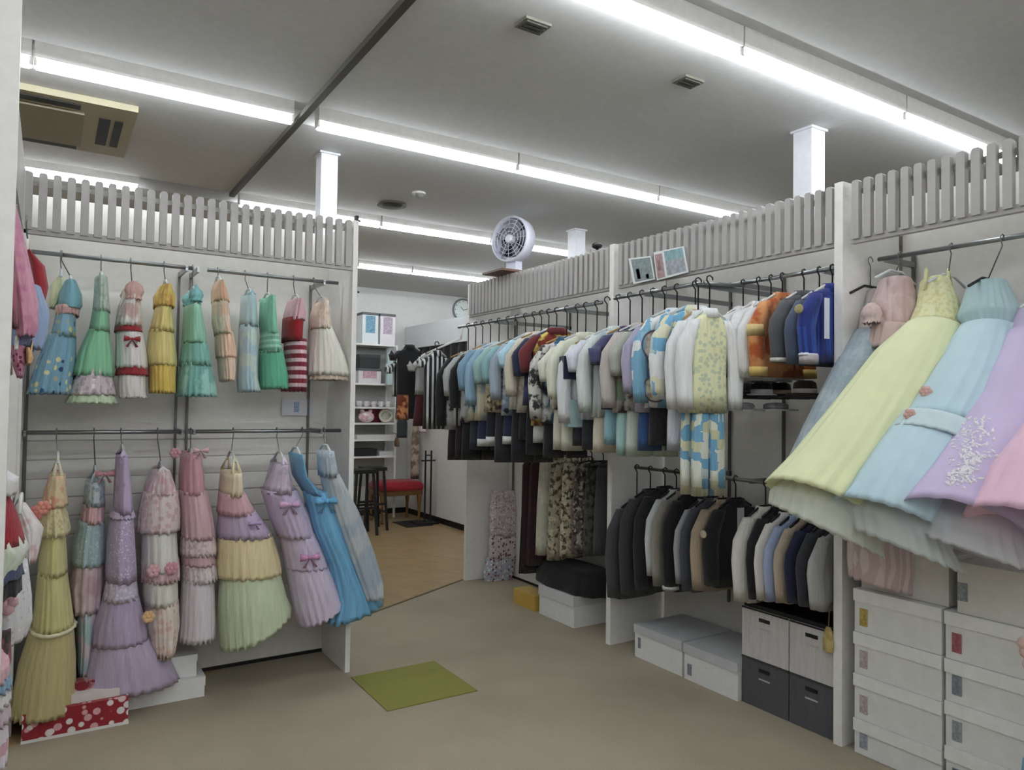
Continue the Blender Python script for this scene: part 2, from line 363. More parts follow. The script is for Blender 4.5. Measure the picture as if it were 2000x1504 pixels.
part(UA, 'slope_bracket', MB().tube([(2.74, 5.1, 2.02), (2.75, 5.09, FZ)], 0.008, 8), WHITE, True)
UB = right_unit(2.02, 3.58, 'middle white unit with suits below and shirts above, stacked boxes at its foot', [(FX, FZ+0.012, YD-0.03, YC), (3.06, 2.155, 2.05, 2.68), (3.16, 1.115, 2.06, 3.52)], False, True, [2.12, 2.62, 3.0])
part(UB, 'cross_arm', MB().tube([(FX, YD-0.02, FZ+0.012), (3.06, YD-0.02, 2.14)], 0.009, 8), CHROME, True)
UC = right_unit(0.55, 1.99, 'near right white unit with big tulle gowns over stacked white boxes', [(3.2, 2.19, 0.62, 1.93)], False, True, [0.7, 1.3, 1.9])
# left side unit, seen edge-on
T = thing('display_unit', 'white unit at the left edge seen end-on, costumes poking out', 'display unit', (-0.3, 2.9, 0))
SX = -0.115
part(T, 'side_panel', MB().box(-0.62, hit(33, 300, 1, 1.93).x, 1.93, 1.96, 0, 2.53), WHITE)
part(T, 'side_panel', MB().box(-0.56, SX, 3.92, 3.95, 0, 2.53), WHITE)
part(T, 'back_panel', MB().box(-0.6, -0.58, 1.96, 3.92, 0, 2.52), WHITE2)
first = None; n = 35
slats = MB().box(SX-0.018, SX, 1.975, 2.008, 2.262, 2.525)
first = part(T, 'slat', slats, SLAT)
copies(T, first, [(0, 0.0556*k, 0) for k in range(1, n)])
part(T, 'bottom_rail', MB().box(SX-0.03, SX-0.0005, 1.96, 3.92, 2.245, 2.275), SLAT)
part(T, 'top_rail', MB().box(SX-0.03, SX-0.019, 1.96, 3.92, 2.468, 2.492), SLAT)
rail(T, (-0.28, 1.97, 2.16), (-0.28, 3.91, 2.16)); rail(T, (-0.28, 1.97, 1.18), (-0.28, 3.91, 1.18))
# columns
def column(x, y, h, z0, label):
    T = thing('column', label, 'column', (x, y, z0))
    part(T, 'shaft', MB().box(x-h, x+h, y-h, y+h, z0, CEIL-0.013), plain('e4e6ec', 0.35))
    part(T, 'top_plate', MB().box(x-h-0.012, x+h+0.012, y-h-0.012, y+h+0.012, CEIL-0.013, CEIL-0.001), plain('e4e6ec', 0.35))
p = hit(639, 300, 1, 4.47); column(p.x, 4.47, 0.052, 0, 'square white column rising behind the left dress unit')
p = hit(1580, 300, 0, 3.54); column(3.54, p.y, 0.058, 0, 'square white column behind the middle unit under the near strip light')
p = hit(1126, 470, 0, 3.9); column(3.9, p.y, 0.055, 0, 'thin white column far back beside the black camera')
# ------------------------------------------------------------------ green tile
cs = [hit(x, y, 2, 0.006) for x, y in [(688, 1323), (845, 1290), (933, 1346), (757, 1390)]]
gx0, gx1, gy0, gy1 = (cs[0].x+cs[3].x)/2, (cs[1].x+cs[2].x)/2, (cs[2].y+cs[3].y)/2, (cs[0].y+cs[1].y)/2
solo('carpet_tile', 'olive green square carpet tile on the beige floor', 'carpet tile', MB().box(gx0, gx1, gy0, gy1, 0.0005, 0.006), plain('878744', 0.95, 0, 0.06, 0.5, 220), (gx0, gy0, 0))
# ------------------------------------------------------------------ boxes
def lid_box(x0, x1, y0, y1, z0, z1, label, lid_h, body, lid, group, face='x', sticker=None, over=0.008, cat='box'):
    T = thing('storage_box', label, cat, ((x0+x1)/2, (y0+y1)/2, z0), group)
    part(T, 'body', MB().box(x0, x1, y0, y1, z0, z1-0.004), body)
    part(T, 'lid', MB().box(x0-over, x1+over*0.4, y0-over*0.3, y1+over*0.3, z1-lid_h, z1), lid)
    if sticker:
        for (a, b_, za, zb, mt) in sticker:
            part(T, 'photo_label', MB().box(x0-0.004, x0-0.0005, a, b_, za, zb) if face == 'x' else MB().box(a, b_, y0-0.004, y0-0.0005, za, zb), mt)
    return T
BOXW = plain('e4e4e2', 0.55); LIDG = plain('c3c5c8', 0.5); LIDW = plain('eeeeec', 0.5)
STK = [plain(c, 0.5, 0, 0.25, 0, 90) for c in ('b8a15a', 'b9a9ab', 'b7a8a6', '9aa0ab', '8b7f7f', 'a05f68', '7f8790', '93999d')]
G = 'white lidded boxes stacked under the gowns'
def colboxes(y0, y1, x0, tops, words, stk, hs=0.0):
    for i in range(len(tops)-1):
        z1, z0 = tops[i], tops[i+1]+0.002
        sy = y1-0.025; st_ = [(sy-0.035, sy, z0+0.03, z0+0.03+0.075, STK[stk[i]])] if stk[i] is not None else None
        lid_box(x0, x0+0.36, y0, y1, z0, z1, 'white lidded cardboard box, %s' % words[i], 0.052, BOXW, LIDW, G, 'x', st_)
pA = hit(1668, 1470, 2, 0.0)
zt = [hit(1668, y, 0, 3.025).z for y in (1148, 1232, 1313, 1400)]+[0.0]
yA1 = hit(1668, 1300, 0, 3.02).y; yA0 = hit(1838, 1300, 0, 3.02).y
colboxes(yA0, yA1, 3.025, zt, ['topmost of the stack next to the white post, yellow picture label', 'second from the top beside the white post, grey label', 'third from the top beside the white post, pale label', 'lowest of the stack beside the white post, blue label'], [0, 1, 2, 3])
yB1 = hit(1846, 1300, 0, 3.02).y; yB0 = yB1-0.36
zb = [hit(1848, y, 0, 3.025).z for y in (1192, 1285, 1367, 1455)]; zb += [zb[-1]-0.19, 0.0]
colboxes(yB0, yB1, 3.025, zb, ['second from top in the right-hand stack, red figure label', 'third from top in the right-hand stack, grey label', 'fourth from top in the right-hand stack, grey label', 'fifth from top in the right-hand stack, at the frame corner', 'lowest of the right-hand stack, cut by the frame'], [5, 6, 7, 6, 6])
lid_box(3.03, 3.39, yB0-0.02, hit(1870, 1150, 0, 3.03).y, zb[0]+0.002, zb[0]+0.2, 'white box topping the right-hand stack, under the tulle hems', 0.02, WHITE2, WHITE2, G, 'x', [(yB1-0.08, yB1-0.045, zb[0]+0.05, zb[0]+0.12, STK[7])])
lid_box(3.06, 3.40, yA0-0.01, yA1-0.01, zt[0]+0.002, zt[0]+0.2, 'white box behind the dusty pink hem, on the post-side stack', 0.02, WHITE2, WHITE2, G)
# flat boxes with grey lids in the middle unit
G = 'flat white boxes with grey lids'
za = hit(1242, 1218, 0, 3.02).z
b0 = hit(1240, 1275, 0, 3.02).y; b1 = hit(1332, 1300, 0, 3.02).y; b2 = hit(1338, 1300, 0, 3.02).y; b3 = hit(1446, 1360, 0, 3.02).y+0.012
lid_box(3.02, 3.42, b1, b0, 0, za, 'flat white box with grey top, left of the pair under the suits', 0.05, BOXW, LIDG, G, 'x', [(b0-0.05, b0-0.03, 0.06, 0.12, STK[6])])
lid_box(3.015, 3.42, b3, b2, 0, za, 'flat white box with grey top, beside the grey fabric cubes', 0.05, BOXW, LIDG, G, 'x', [(b2-0.055, b2-0.025, 0.03, 0.09, STK[6])])
# fabric cubes
G = 'fabric storage cubes'
c0 = hit(1449, 1300, 0, 3.04).y; c1 = hit(1541, 1340, 0, 3.04).y; c2 = max(hit(1636, 1380, 0, 3.04).y, 2.036)
zm = hit(1449, 1277, 0, 3.04).z; zt2 = hit(1449, 1182, 0, 3.04).z
CL, CD = fab('b3aeab'), fab('4f5054')
for (ya, yb, za_, zb_, mt, lab) in [(c1+0.004, c0, 0, zm-0.002, CD, 'dark grey fabric cube beside the flat white boxes, lower'), (c2+0.002, c1-0.003, 0, zm-0.002, CD, 'dark grey fabric cube beside the white post, lower'),
                              (c1+0.004, c0, zm, zt2, CL, 'light grey fabric cube beside the flat white boxes, upper'), (c2+0.002, c1-0.003, zm, zt2, CL, 'light grey fabric cube beside the white post, upper')]:
    T = thing('storage_cube', lab, 'storage box', (3.2, (ya+yb)/2, za_), G)
    part(T, 'body', MB().box(3.04, 3.40, ya, yb, za_, zb_), mt)
    part(T, 'seam', MB().box(3.036, 3.04, ya, yb, zb_-0.007, zb_), BLACK if mt is CL else DARK)
    ym = (ya+yb)/2
    part(T, 'handle_slot', MB().box(3.036, 3.0405, ym-0.032, ym+0.032, zb_-0.055, zb_-0.038), BLACK)
    part(T, 'tag', MB().box(3.037, 3.0405, ym-0.033, ym+0.033, zb_-0.094, zb_-0.087), plain('b9b9ba', 0.5))
# black trays lying on the cubes
T = solo('tray', 'thin black tray lying on the upper grey fabric cubes', 'tray', MB().box(3.05, 3.38, c2+0.01, c0-0.005, zt2, zt2+0.02), BLACK, (3.2, (c0+c2)/2, zt2))
# far unit boxes
zw = hit(1060, 1142, 0, 3.06).z; w0 = hit(1060, 1180, 0, 3.06).y; w1 = hit(1121, 1215, 0, 3.03).y
lid_box(3.03, 3.42, w1, w0, 0, zw+0.01, 'large plain white box under the camouflage trousers', 0.07, BOXW, plain('d2d3d4', 0.5), None)
k0 = hit(1003, 1165, 0, 3.02).y; k1 = hit(1044, 1180, 0, 3.02).y; zk = hit(1003, 1148, 0, 3.02).z
lid_box(3.02, 3.16, k1, k0, 0, zk, 'small yellow cardboard carton on the floor beside the large white box', 0.004, plain('c6a24c', 0.6), plain('d0b063', 0.6), None, over=0.0)
# boxes below the left dresses
T = thing('gift_box', 'low red patterned box with white band under the yellow gown', 'box', (0.15, 4.0, 0))
xa, xb = hit(42, 1440, 1, 3.84).x, hit(250, 1405, 1, 3.84).x
part(T, 'body', MB().box(xa, xb, 3.84, 3.985, 0, 0.125), fab('a3202c', 'e6d9d6', 'floral', 26, 'd98a92'))
part(T, 'rim', MB().box(xa-0.003, xb+0.003, 3.836, 3.986, 0.0, 0.012), WHITE)
part(T, 'lid_edge', MB().box(xa+0.03, xb-0.02, 3.87, 3.98, 0.125, 0.16), WHITE2)
part(T, 'red_lid', MB().box(xa+0.02, xb, 3.92, 3.985, 0.16, 0.2), fab('8d1c28', 'c98a90', 'blotch', 14))
xa, xb = hit(236, 1380, 1, 4.0).x, hit(399, 1362, 1, 4.0).x
lid_box(xa, xb, 4.0, 4.33, 0, 0.1, 'flat white box on the floor below the lilac gown, lower one', 0.045, BOXW, BOXW, 'flat white boxes below the lilac gown', 'y')
lid_box(xa-0.05, xb-0.035, 4.03, 4.34, 0.101, 0.21, 'flat white box on top of another below the lilac gown', 0.03, BOXW, BOXW, 'flat white boxes below the lilac gown', 'y')
# ------------------------------------------------------------------ garment kit
def fold(f, t, ph):
    k = int(f*1.7)+1
    return 0.5*math.cos(k*t+ph) + 0.4*math.cos((k+4)*t-ph*1.7) + 0.22*math.cos((2*k+1)*t+ph*2.3) + 0.25*math.cos(3*t+ph*0.7)
def ring_pts(c, u, v, n=40, folds=0, amp=0.0, ph=0.0, sag=0.0, sq=1.0):
    out = []; d = u.cross(v)
    d = d.normalized() if d.length > 1e-9 else Vector((0, 0, 1))
    if d.z > 0: d = -d
    for k in range(n):
        t = 2*math.pi*k/n
        w_ = 1 + amp*fold(folds, t, ph) if folds else 1
        ct, s_ = math.cos(t), math.sin(t)
        if sq != 1.0: ct = math.copysign(abs(ct)**sq, ct); s_ = math.copysign(abs(s_)**sq, s_)
        p = c + u*(ct*w_) + v*(s_*w_)
        if sag and folds: p = p + d*(sag*fold(folds, t, ph+0.6))
        out.append(p)
    return out
def cloth_loft(T, name, mat, rings, folds=0, amp=0.05, hem=True, subdiv=4, n=84, sag=0.0, sq=1.0, label=None):
    """rings: (centre, u, v); interpolated smoothly, folds deepen downward; hem turned in"""
    rs = []; ph = random.uniform(0, 6.28); K = len(rings)-1
    for i in range(K):
        for s in range(subdiv):
            t = s/subdiv; tt = t
            a, b_ = rings[i], rings[i+1]
            g = (i+t)/K
            rs.append((a[0].lerp(b_[0], tt), a[1].lerp(b_[1], tt), a[2].lerp(b_[2], tt), g))
    rs.append((*rings[-1], 1.0))
    R = [ring_pts(c, u, v, n, folds, amp*(0.25+0.75*g), ph+0.25*math.sin(5*g), sag*g, sq) for c, u, v, g in rs]
    if hem:
        c, u, v, g = rs[-1]; c2 = rs[-2][0]; up = (c2-c)
        if up.length > 1e-6: up = up.normalized()*0.025
        R.append(ring_pts(c+up*0.4, u*0.93, v*0.93, n, folds, amp, ph, sag, sq))
        R.append(ring_pts(c+up*2.5, u*0.55, v*0.55, n, folds, amp*0.5, ph, 0, sq))
        R.append(ring_pts(c+up*3.5, u*0.05, v*0.05, n))
    c, u, v, g = rs[0]
    R.insert(0, ring_pts(c, u*0.6, v*0.6, n, 0, 0, 0, 0, sq))
    return part(T, name, MB().rings(R), mat, True, label)
def hanger(T, rail_p, neck, sh_u, mat, hook_mat=None, drop=0.045):
    """hook over the rail, neck and shoulder bar"""
    rp = Vector(rail_p); nk = Vector(neck); u = Vector(sh_u); d = u.normalized()
    pts = [rp + d*(0.018*math.cos(a)) + Vector((0, 0, 0.018*math.sin(a))) for a in [math.radians(x) for x in (-30, 30, 90, 150, 200)]]
    pts = [rp + d*0.018 + Vector((0, 0, -0.005))] + pts[1:] + [Vector((rp.x, rp.y, rp.z-0.028)), nk]
    h = part(T, 'hanger', MB().tube([nk-u+Vector((0, 0, -drop)), nk-u*0.3, nk, nk+u*0.3, nk+u+Vector((0, 0, -drop))], 0.006, 6), mat, True)
    part(h, 'hook', MB().tube(pts, 0.004 if hook_mat else 0.0028, 5), hook_mat or CHROME, True)
HW = plain('d8d6d0', 0.4); HB = plain('141415', 0.4); HWOOD = plain('b08d5e', 0.5); HCLEAR = plain('cfd6d8', 0.2)
def puff(T, c, r, mat):
    return cloth_loft(T, 'sleeve', mat, [(c+Vector((0, 0, r*h)), Vector((r*k, 0, 0)), Vector((0, r*k, 0))) for h, k in ((1.0, 0.3), (0.6, 0.75), (0.0, 0.95), (-0.6, 0.7), (-1.0, 0.8))], 6, 0.14, n=40, subdiv=2, sag=0.006)
def bow(T, p, u, w, mat, name='bow'):
    p = Vector(p); u = Vector(u).normalized()*w; z = Vector((0, 0, w*0.45)); nrm = Vector((-u.y, u.x, 0)).normalized()*0.012
    if nrm.dot(Vector((0, 0, EYE))-p) < 0: nrm = -nrm
    mb = MB()
    for s in (-1, 1):
        mb.rings([[p+nrm*0.5+z*0.12, p+nrm*0.9, p+nrm*0.5-z*0.12, p+nrm*0.1], [p+u*s*0.5+z*0.7+nrm, p+u*s*0.55+nrm*1.6, p+u*s*0.5-z*0.6+nrm, p+u*s*0.5], [p+u*s+z, p+u*s*1.05+nrm, p+u*s-z*0.9, p+u*s-nrm*0.3]])
        mb.rings([[p+nrm*0.5, p+nrm*0.9-z*0.2, p-z*0.4, p-z*0.2], [p+u*s*0.6-z*2.4+nrm*0.3, p+u*s*0.8-z*2.3+nrm*0.6, p+u*s*0.5-z*2.6, p+u*s*0.4-z*2.4]])
    mb.ball(p+nrm*0.8, w*0.2, 8)
    return part(T, name, mb, mat, True)
def rosette(T, p, r, mat, name='flower'):
    p = Vector(p); n = (Vector((0, 0, EYE))-p).normalized(); a = n.cross(Vector((0, 0, 1))).normalized(); b_ = n.cross(a)
    mb = MB()
    for k in range(6):
        t = k*math.pi/3; c = p + (a*math.cos(t)+b_*math.sin(t))*r*0.6 + n*0.004
        mb.ball(c, r*0.5, 8)
    mb.ball(p+n*0.008, r*0.42, 8)
    return part(T, name, mb, mat, True)
def strip_trim(T, rings3, mat, name='trim', r=0.006, folds=0, amp=0.0):
    c, u, v = rings3; pts = ring_pts(c, u*1.03, v*1.03, 40, folds, amp); pts.append(pts[0])
    return part(T, name, MB().tube(pts, r, 5), mat, True)
# --- dresses hanging edge-on from the left rails: profile rows are (photo y, left x, right x)
def prof_rings(rows, yc, b):
    out = []
    for i, row in enumerate(rows):
        py, xl, xr = row[:3]; bb = row[3] if len(row) > 3 else b
        L = hit(xl, py, 1, yc); R = hit(xr, py, 1, yc); c = (L+R)/2; w_ = (R.x-L.x)/2
        th = math.atan2(c.x, c.y); a = math.sqrt(max(w_*w_-(bb*math.sin(th))**2, (0.55*w_)**2))
        tz = (hit(xr, py-row[4], 1, yc).z-R.z)/2 if len(row) > 4 else 0
        out.append((c, Vector((a, 0, tz)), Vector((0, bb, 0))))
    return out
def left_dress(name, label, group, rail_z, hookpx, tiers, yc=4.09, b=0.13, straps=None, hmat=None, sleeves=None, bows=(), flowers=(), trims=(), cat='dress', ry=None):
    ry = RY if ry is None else ry
    hk = hit(hookpx[0], hookpx[1], 1, ry)
    top = tiers[0][2][0]; tc_ = hit((top[1]+top[2])/2, top[0], 1, yc)
    base = hit((tiers[-1][2][-1][1]+tiers[-1][2][-1][2])/2, tiers[-1][2][-1][0], 1, yc)
    T = thing(name, label, cat, base, group)
    neck = Vector((tc_.x, yc, tc_.z+0.03))
    if straps: neck.z = hit(0, straps[1], 1, yc).z if False else tc_.z + straps[1]
    hanger(T, (hk.x, ry, rail_z+0.001), neck, (0, 0.11, 0), hmat or HCLEAR)
    allr = []
    for (pn, mat, rows, folds, amp) in tiers:
        rg = prof_rings(rows, yc, b)
        if allr: rg[0] = (rg[0][0], rg[0][1]*0.94, rg[0][2]*0.94)
        allr.append(rg)
        cloth_loft(T, pn, mat, rg, folds, amp, sag=0.004 if folds else 0)
    if straps:
        c, u, v = allr[0][0]
        for s in (-1, 1):
            for q in (-0.6, 0.6):
                pass
            part(T, 'strap', MB().tube([c+v*s*0.75-u*0.5, neck+Vector((0, s*0.08, -0.02)), c+v*s*0.75+u*0.5], 0.009, 6), straps[0], True)
    if sleeves:
        mat, r, dz = sleeves; c, u, v = allr[0][0]
        for s in (-1, 1):
            puff(T, c+Vector((0, s*(v.length*0.7+0.01), dz)), r, mat)
    for (ti, mat, folds, amp, r) in trims:
        strip_trim(T, allr[ti][-1], mat, 'trim', r, folds, amp)
    for (px, py, w_, mat) in bows:
        bow(T, hit(px, py, 1, yc-b*0.98-0.01), (1, 0, 0), w_, mat)
    for (px, py, r, mat) in flowers:
        rosette(T, hit(px, py, 1, yc-b*0.98-0.005), r, mat)
    return T
G1 = 'small dresses on the upper left rail'; G2 = 'gowns on the lower left rail'
ZR, ZL = zr, zl
teal = fab('5f9fb5'); 
left_dress('costume', 'teal-blue hooded costume with dotted print, leftmost on the upper rail', G1, ZR, (120, 515), [
    ('hood', fab('4f9db3'), [(553, 125, 150), (575, 116, 160), (597, 113, 161), (606, 120, 155)], 0, 0),
    ('collar', fab('d9a08e', 'b77b76', 'blotch', 30), [(600, 106, 158), (618, 108, 154)], 8, 0.06),
    ('bodice', fab('5b97b4', '3f6f9c', 'dots', 22, 'd4c552'), [(612, 108, 150), (660, 98, 148)], 5, 0.05),
    ('skirt', fab('4f8fb0', '2c4f80', 'dots', 24, 'd9d27a'), [(655, 92, 150), (700, 75, 148), (745, 60, 142), (770, 52, 140)], 9, 0.10)], b=0.15)
left_dress('scarf', 'pale yellow scarf hanging behind the teal-blue hooded costume', G1, ZR, (118, 516), [
    ('cloth', fab('d8d49a', 'b8c98a', 'blotch', 20), [(540, 112, 126), (560, 98, 130), (592, 96, 118), (602, 96, 108)], 4, 0.1)], b=0.05, yc=4.2, cat='scarf')
left_dress('dress', 'green dress with floral apron hem on the upper rail', G1, ZR, (197, 520), [
    ('collar', fab('b9c7b6', '90b59c', 'blotch', 40), [(545, 184, 210), (575, 183, 212), (612, 180, 214)], 6, 0.08),
    ('bodice', fab('63b882'), [(606, 179, 214), (650, 172, 214)], 4, 0.04),
    ('skirt', fab('62bd80'), [(646, 170, 214), (690, 152, 220), (735, 142, 224)], 8, 0.07),
    ('apron', fab('c9b8bd', 'a0889a', 'floral', 40, 'e2e2da'), [(712, 155, 216), (745, 142, 222), (772, 134, 226)], 8, 0.06),
    ('hem', fab('b5cfa0'), [(770, 133, 226), (788, 128, 230)], 11, 0.08)], b=0.15)
left_dress('dress', 'white dress with red trim and pompom bows on the upper rail', G1, ZR, (255, 525), [
    ('bodice', fab('dcd6d2', 'c79a92', 'blotch', 14), [(565, 243, 272), (600, 230, 276), (640, 224, 276)], 5, 0.07),
    ('belt', fab('a8242f'), [(638, 222, 278), (650, 222, 279)], 0, 0),
    ('skirt', fab('dcd8d6'), [(648, 224, 280), (690, 226, 286), (720, 226, 288)], 7, 0.07),
    ('red_band', fab('a92a34'), [(716, 225, 290), (734, 226, 291)], 12, 0.06),
    ('underskirt', fab('d9d4ce'), [(730, 228, 286), (760, 230, 284), (778, 232, 287)], 9, 0.1)], b=0.14, bows=[(258, 662, 0.035, fab('a8242f'))], sleeves=(fab('c98f83'), 0.045, -0.02))
left_dress('dress', 'yellow ruffled dress between the white-red and teal dresses', G1, ZR, (320, 535), [
    ('collar', fab('d9b32e', 'c78a1e', 'blotch', 30), [(560, 310, 335), (580, 300, 342), (602, 300, 340)], 9, 0.14),
    ('bodice', fab('d8c054'), [(598, 302, 336), (650, 290, 340)], 7, 0.06),
    ('skirt', fab('d6bf57'), [(646, 288, 340), (690, 286, 344), (715, 290, 344)], 9, 0.07),
    ('flounce', fab('d4a91d'), [(712, 288, 346), (740, 290, 342), (768, 292, 342)], 11, 0.10)], b=0.13)
left_dress('dress', 'teal-green layered dress hung in front of the black wall standards', G1, ZR, (376, 541), [
    ('bodice', fab('6fc09a'), [(600, 358, 392), (650, 355, 402), (672, 354, 404)], 5, 0.06),
    ('tier', fab('55ad95'), [(668, 353, 406), (715, 350, 414)], 9, 0.08),
    ('tier', fab('4ea596', '7cc4b4', 'blotch', 16), [(710, 350, 414), (745, 346, 418), (775, 345, 420)], 10, 0.10)], b=0.16, straps=(fab('52b0a5'), 0.10), sleeves=(fab('4fa8a8'), 0.035, 0.05))
left_dress('dress', 'peach ruffled tiered dress on the upper rail', G1, ZR, (425, 546), [
    ('collar', fab('e8b083'), [(552, 417, 434), (568, 412, 442), (592, 413, 446)], 8, 0.14),
    ('bodice', fab('dcc6a2', 'e0ad86', 'blotch', 16), [(588, 412, 446), (630, 413, 450), (655, 418, 452)], 6, 0.07),
    ('tier', fab('e8b28c'), [(650, 418, 456), (680, 420, 460), (700, 422, 461)], 9, 0.09),
    ('tier', fab('e9bf9e'), [(696, 422, 460), (725, 426, 459), (745, 428, 456)], 9, 0.09)], b=0.13)
left_dress('dress', 'pale blue slip dress beside the emerald one', G1, ZR, (478, 553), [
    ('bodice', fab('9fc8cf'), [(580, 470, 500), (640, 466, 503)], 4, 0.05),
    ('skirt', fab('94bccb', 'b4cfc4', 'blotch', 12), [(636, 465, 503), (690, 464, 502), (740, 462, 503), (766, 464, 508)], 9, 0.08)], b=0.11, straps=(fab('5fa9b8'), 0.04))
left_dress('dress', 'emerald green tiered dress with pale bands on the upper rail', G1, ZR, (522, 557), [
    ('bodice', fab('56b98c'), [(584, 508, 535), (630, 505, 540), (655, 508, 540)], 5, 0.05),
    ('tier', fab('4fae86', '8ccdb0', 'stripeh', 34), [(650, 507, 545), (690, 504, 552)], 8, 0.07),
    ('tier', fab('2ea673'), [(686, 503, 554), (735, 504, 562), (760, 506, 562)], 10, 0.10)], b=0.15, straps=(fab('56b98c'), 0.03))
left_dress('dress', 'deep red dress with pink striped skirt on the upper rail', G1, ZR, (573, 558), [
    ('collar', fab('d090a0'), [(587, 560, 592), (612, 554, 596), (628, 552, 594)], 7, 0.08),
    ('bodice', fab('a3121c'), [(622, 550, 594), (668, 549, 590)], 0, 0),
    ('skirt', fab('8e2638', 'd3a5ae', 'stripeh', 22), [(664, 552, 600), (710, 554, 598), (765, 548, 598)], 9, 0.06)], b=0.14)
left_dress('dress', 'cream dress flaring to a brown-edged hem, nearest the side panel', G1, ZR, (612, 567), [
    ('bodice', fab('dcc7ae', 'cda98c', 'blotch', 24), [(592, 612, 640), (620, 604, 645), (645, 603, 648)], 6, 0.07),
    ('skirt', fab('dbd6c4'), [(640, 603, 650), (690, 600, 670), (735, 598, 684)], 10, 0.06),
    ('hem', fab('b59d80'), [(732, 599, 683), (743, 600, 682)], 10, 0.06)], b=0.13, yc=4.06, straps=(fab('d8c2a6'), 0.035))
# lower rail
left_dress('gown', 'mustard yellow tulle gown with cream cape bodice, leftmost on the lower rail', G2, ZL, (110, 862), [
    ('bodice', fab('dcc07e', 'd98158', 'blotch', 18), [(925, 96, 128), (960, 86, 130), (985, 80, 132)], 5, 0.06),
    ('cape', fab('d9c987', 'c2a75f', 'floral', 60), [(968, 84, 122), (1005, 74, 132), (1040, 70, 138)], 7, 0.10),
    ('waist', fab('c9bb60'), [(1030, 84, 128), (1075, 78, 130), (1115, 74, 132)], 8, 0.05),
    ('tier', fab('c6ba5e'), [(1110, 72, 132), (1170, 68, 138), (1222, 62, 144)], 12, 0.06),
    ('tulle_skirt', fab('b7a254'), [(1216, 58, 146), (1290, 36, 148), (1350, 24, 148), (1385, 18, 146)], 14, 0.07)], b=0.17, yc=3.98, straps=(fab('d9cfa8'), 0.10), trims=[(3, fab('ddd6a2'), 12, 0.05, 0.009)], flowers=[(70, 1002, 0.03, fab('c8473f')), (84, 992, 0.03, fab('d8684f')), (56, 1008, 0.025, fab('b8323a'))])
left_dress('gown', 'pale blue printed gown with pink sash beside the mustard gown', G2, ZL, (183, 862), [
    ('bodice', fab('a9bcc6', '6f8ea8', 'floral', 40), [(938, 166, 204), (985, 162, 206)], 4, 0.05),
    ('sash', fab('d79aa0'), [(982, 160, 206), (1018, 156, 204)], 7, 0.08),
    ('skirt', fab('8fb4bd', 'bfd0d2', 'dots', 60), [(1014, 152, 206), (1060, 142, 206), (1100, 138, 204)], 7, 0.07),
    ('drape', fab('cfb0ba', 'b98c98', 'blotch', 8), [(1090, 140, 204), (1140, 136, 202), (1190, 140, 196)], 6, 0.10),
    ('hem', fab('92b2bc', 'c8b9c4', 'blotch', 12), [(1186, 146, 194), (1250, 150, 186), (1310, 150, 176)], 8, 0.08)], b=0.14, yc=4.12, straps=(fab('aebfc8'), 0.07), bows=[(205, 925, 0.04, fab('c9707c'))])
left_dress('gown', 'long lilac gown with sequinned bodice and wide tulle hem on the lower rail', G2, ZL, (236, 862), [
    ('bodice', fab('ab8fbd', '8f6fa5', 'blotch', 12), [(890, 226, 250), (940, 222, 256), (1000, 220, 260)], 4, 0.05),
    ('peplum', fab('b7a0cc', 'd6cae2', 'dots', 60), [(996, 214, 262), (1008, 212, 264)], 11, 0.07),
    ('sequin_skirt', fab('a58fc0', 'd8cbe8', 'dots', 70), [(1006, 214, 262), (1060, 208, 264), (1130, 206, 268)], 5, 0.04),
    ('lace_band', fab('bfaed4', 'dcd2e6', 'floral', 60), [(1126, 206, 268), (1165, 200, 270)], 9, 0.06),
    ('tier', fab('a68fbc'), [(1160, 200, 272), (1210, 184, 282), (1250, 178, 290)], 11, 0.05),
    ('tulle_skirt', fab('ab96bd'), [(1244, 180, 290), (1290, 166, 325), (1342, 154, 346)], 12, 0.05)], b=0.15, yc=4.02, straps=(fab('b9a3cc'), 0.05))
left_dress('gown', 'cream gown with pink ruffles and rosettes between lilac and pink gowns', G2, ZL, (307, 862), [
    ('ruffle_collar', fab('d9c0c2', 'cf9aa2', 'blotch', 26), [(918, 295, 332), (945, 284, 340), (962, 282, 342)], 10, 0.12),
    ('bodice', fab('d8c3bd', 'c8959a', 'floral', 34), [(958, 276, 350), (1000, 270, 352), (1035, 268, 350)], 8, 0.07),
    ('skirt', fab('d6d3c9'), [(1030, 274, 346), (1085, 276, 346), (1110, 276, 348)], 8, 0.06),
    ('pink_ruffle', fab('d6b0ae', 'c98f94', 'blotch', 22), [(1092, 272, 352), (1130, 276, 352)], 12, 0.10),
    ('skirt', fab('d8d5c6'), [(1126, 276, 348), (1175, 280, 346)], 8, 0.06),
    ('rosette_hem', fab('dcc6b4', 'd6a08e', 'floral', 30, 'e6dccf'), [(1170, 280, 350), (1220, 284, 350), (1272, 292, 340)], 12, 0.10)], b=0.15, yc=4.04, straps=(fab('dccaca'), 0.04),
    flowers=[(300, 1115, 0.03, fab('d48f98')), (335, 1110, 0.03, fab('c9707f')), (290, 1205, 0.028, fab('dca05a'))])
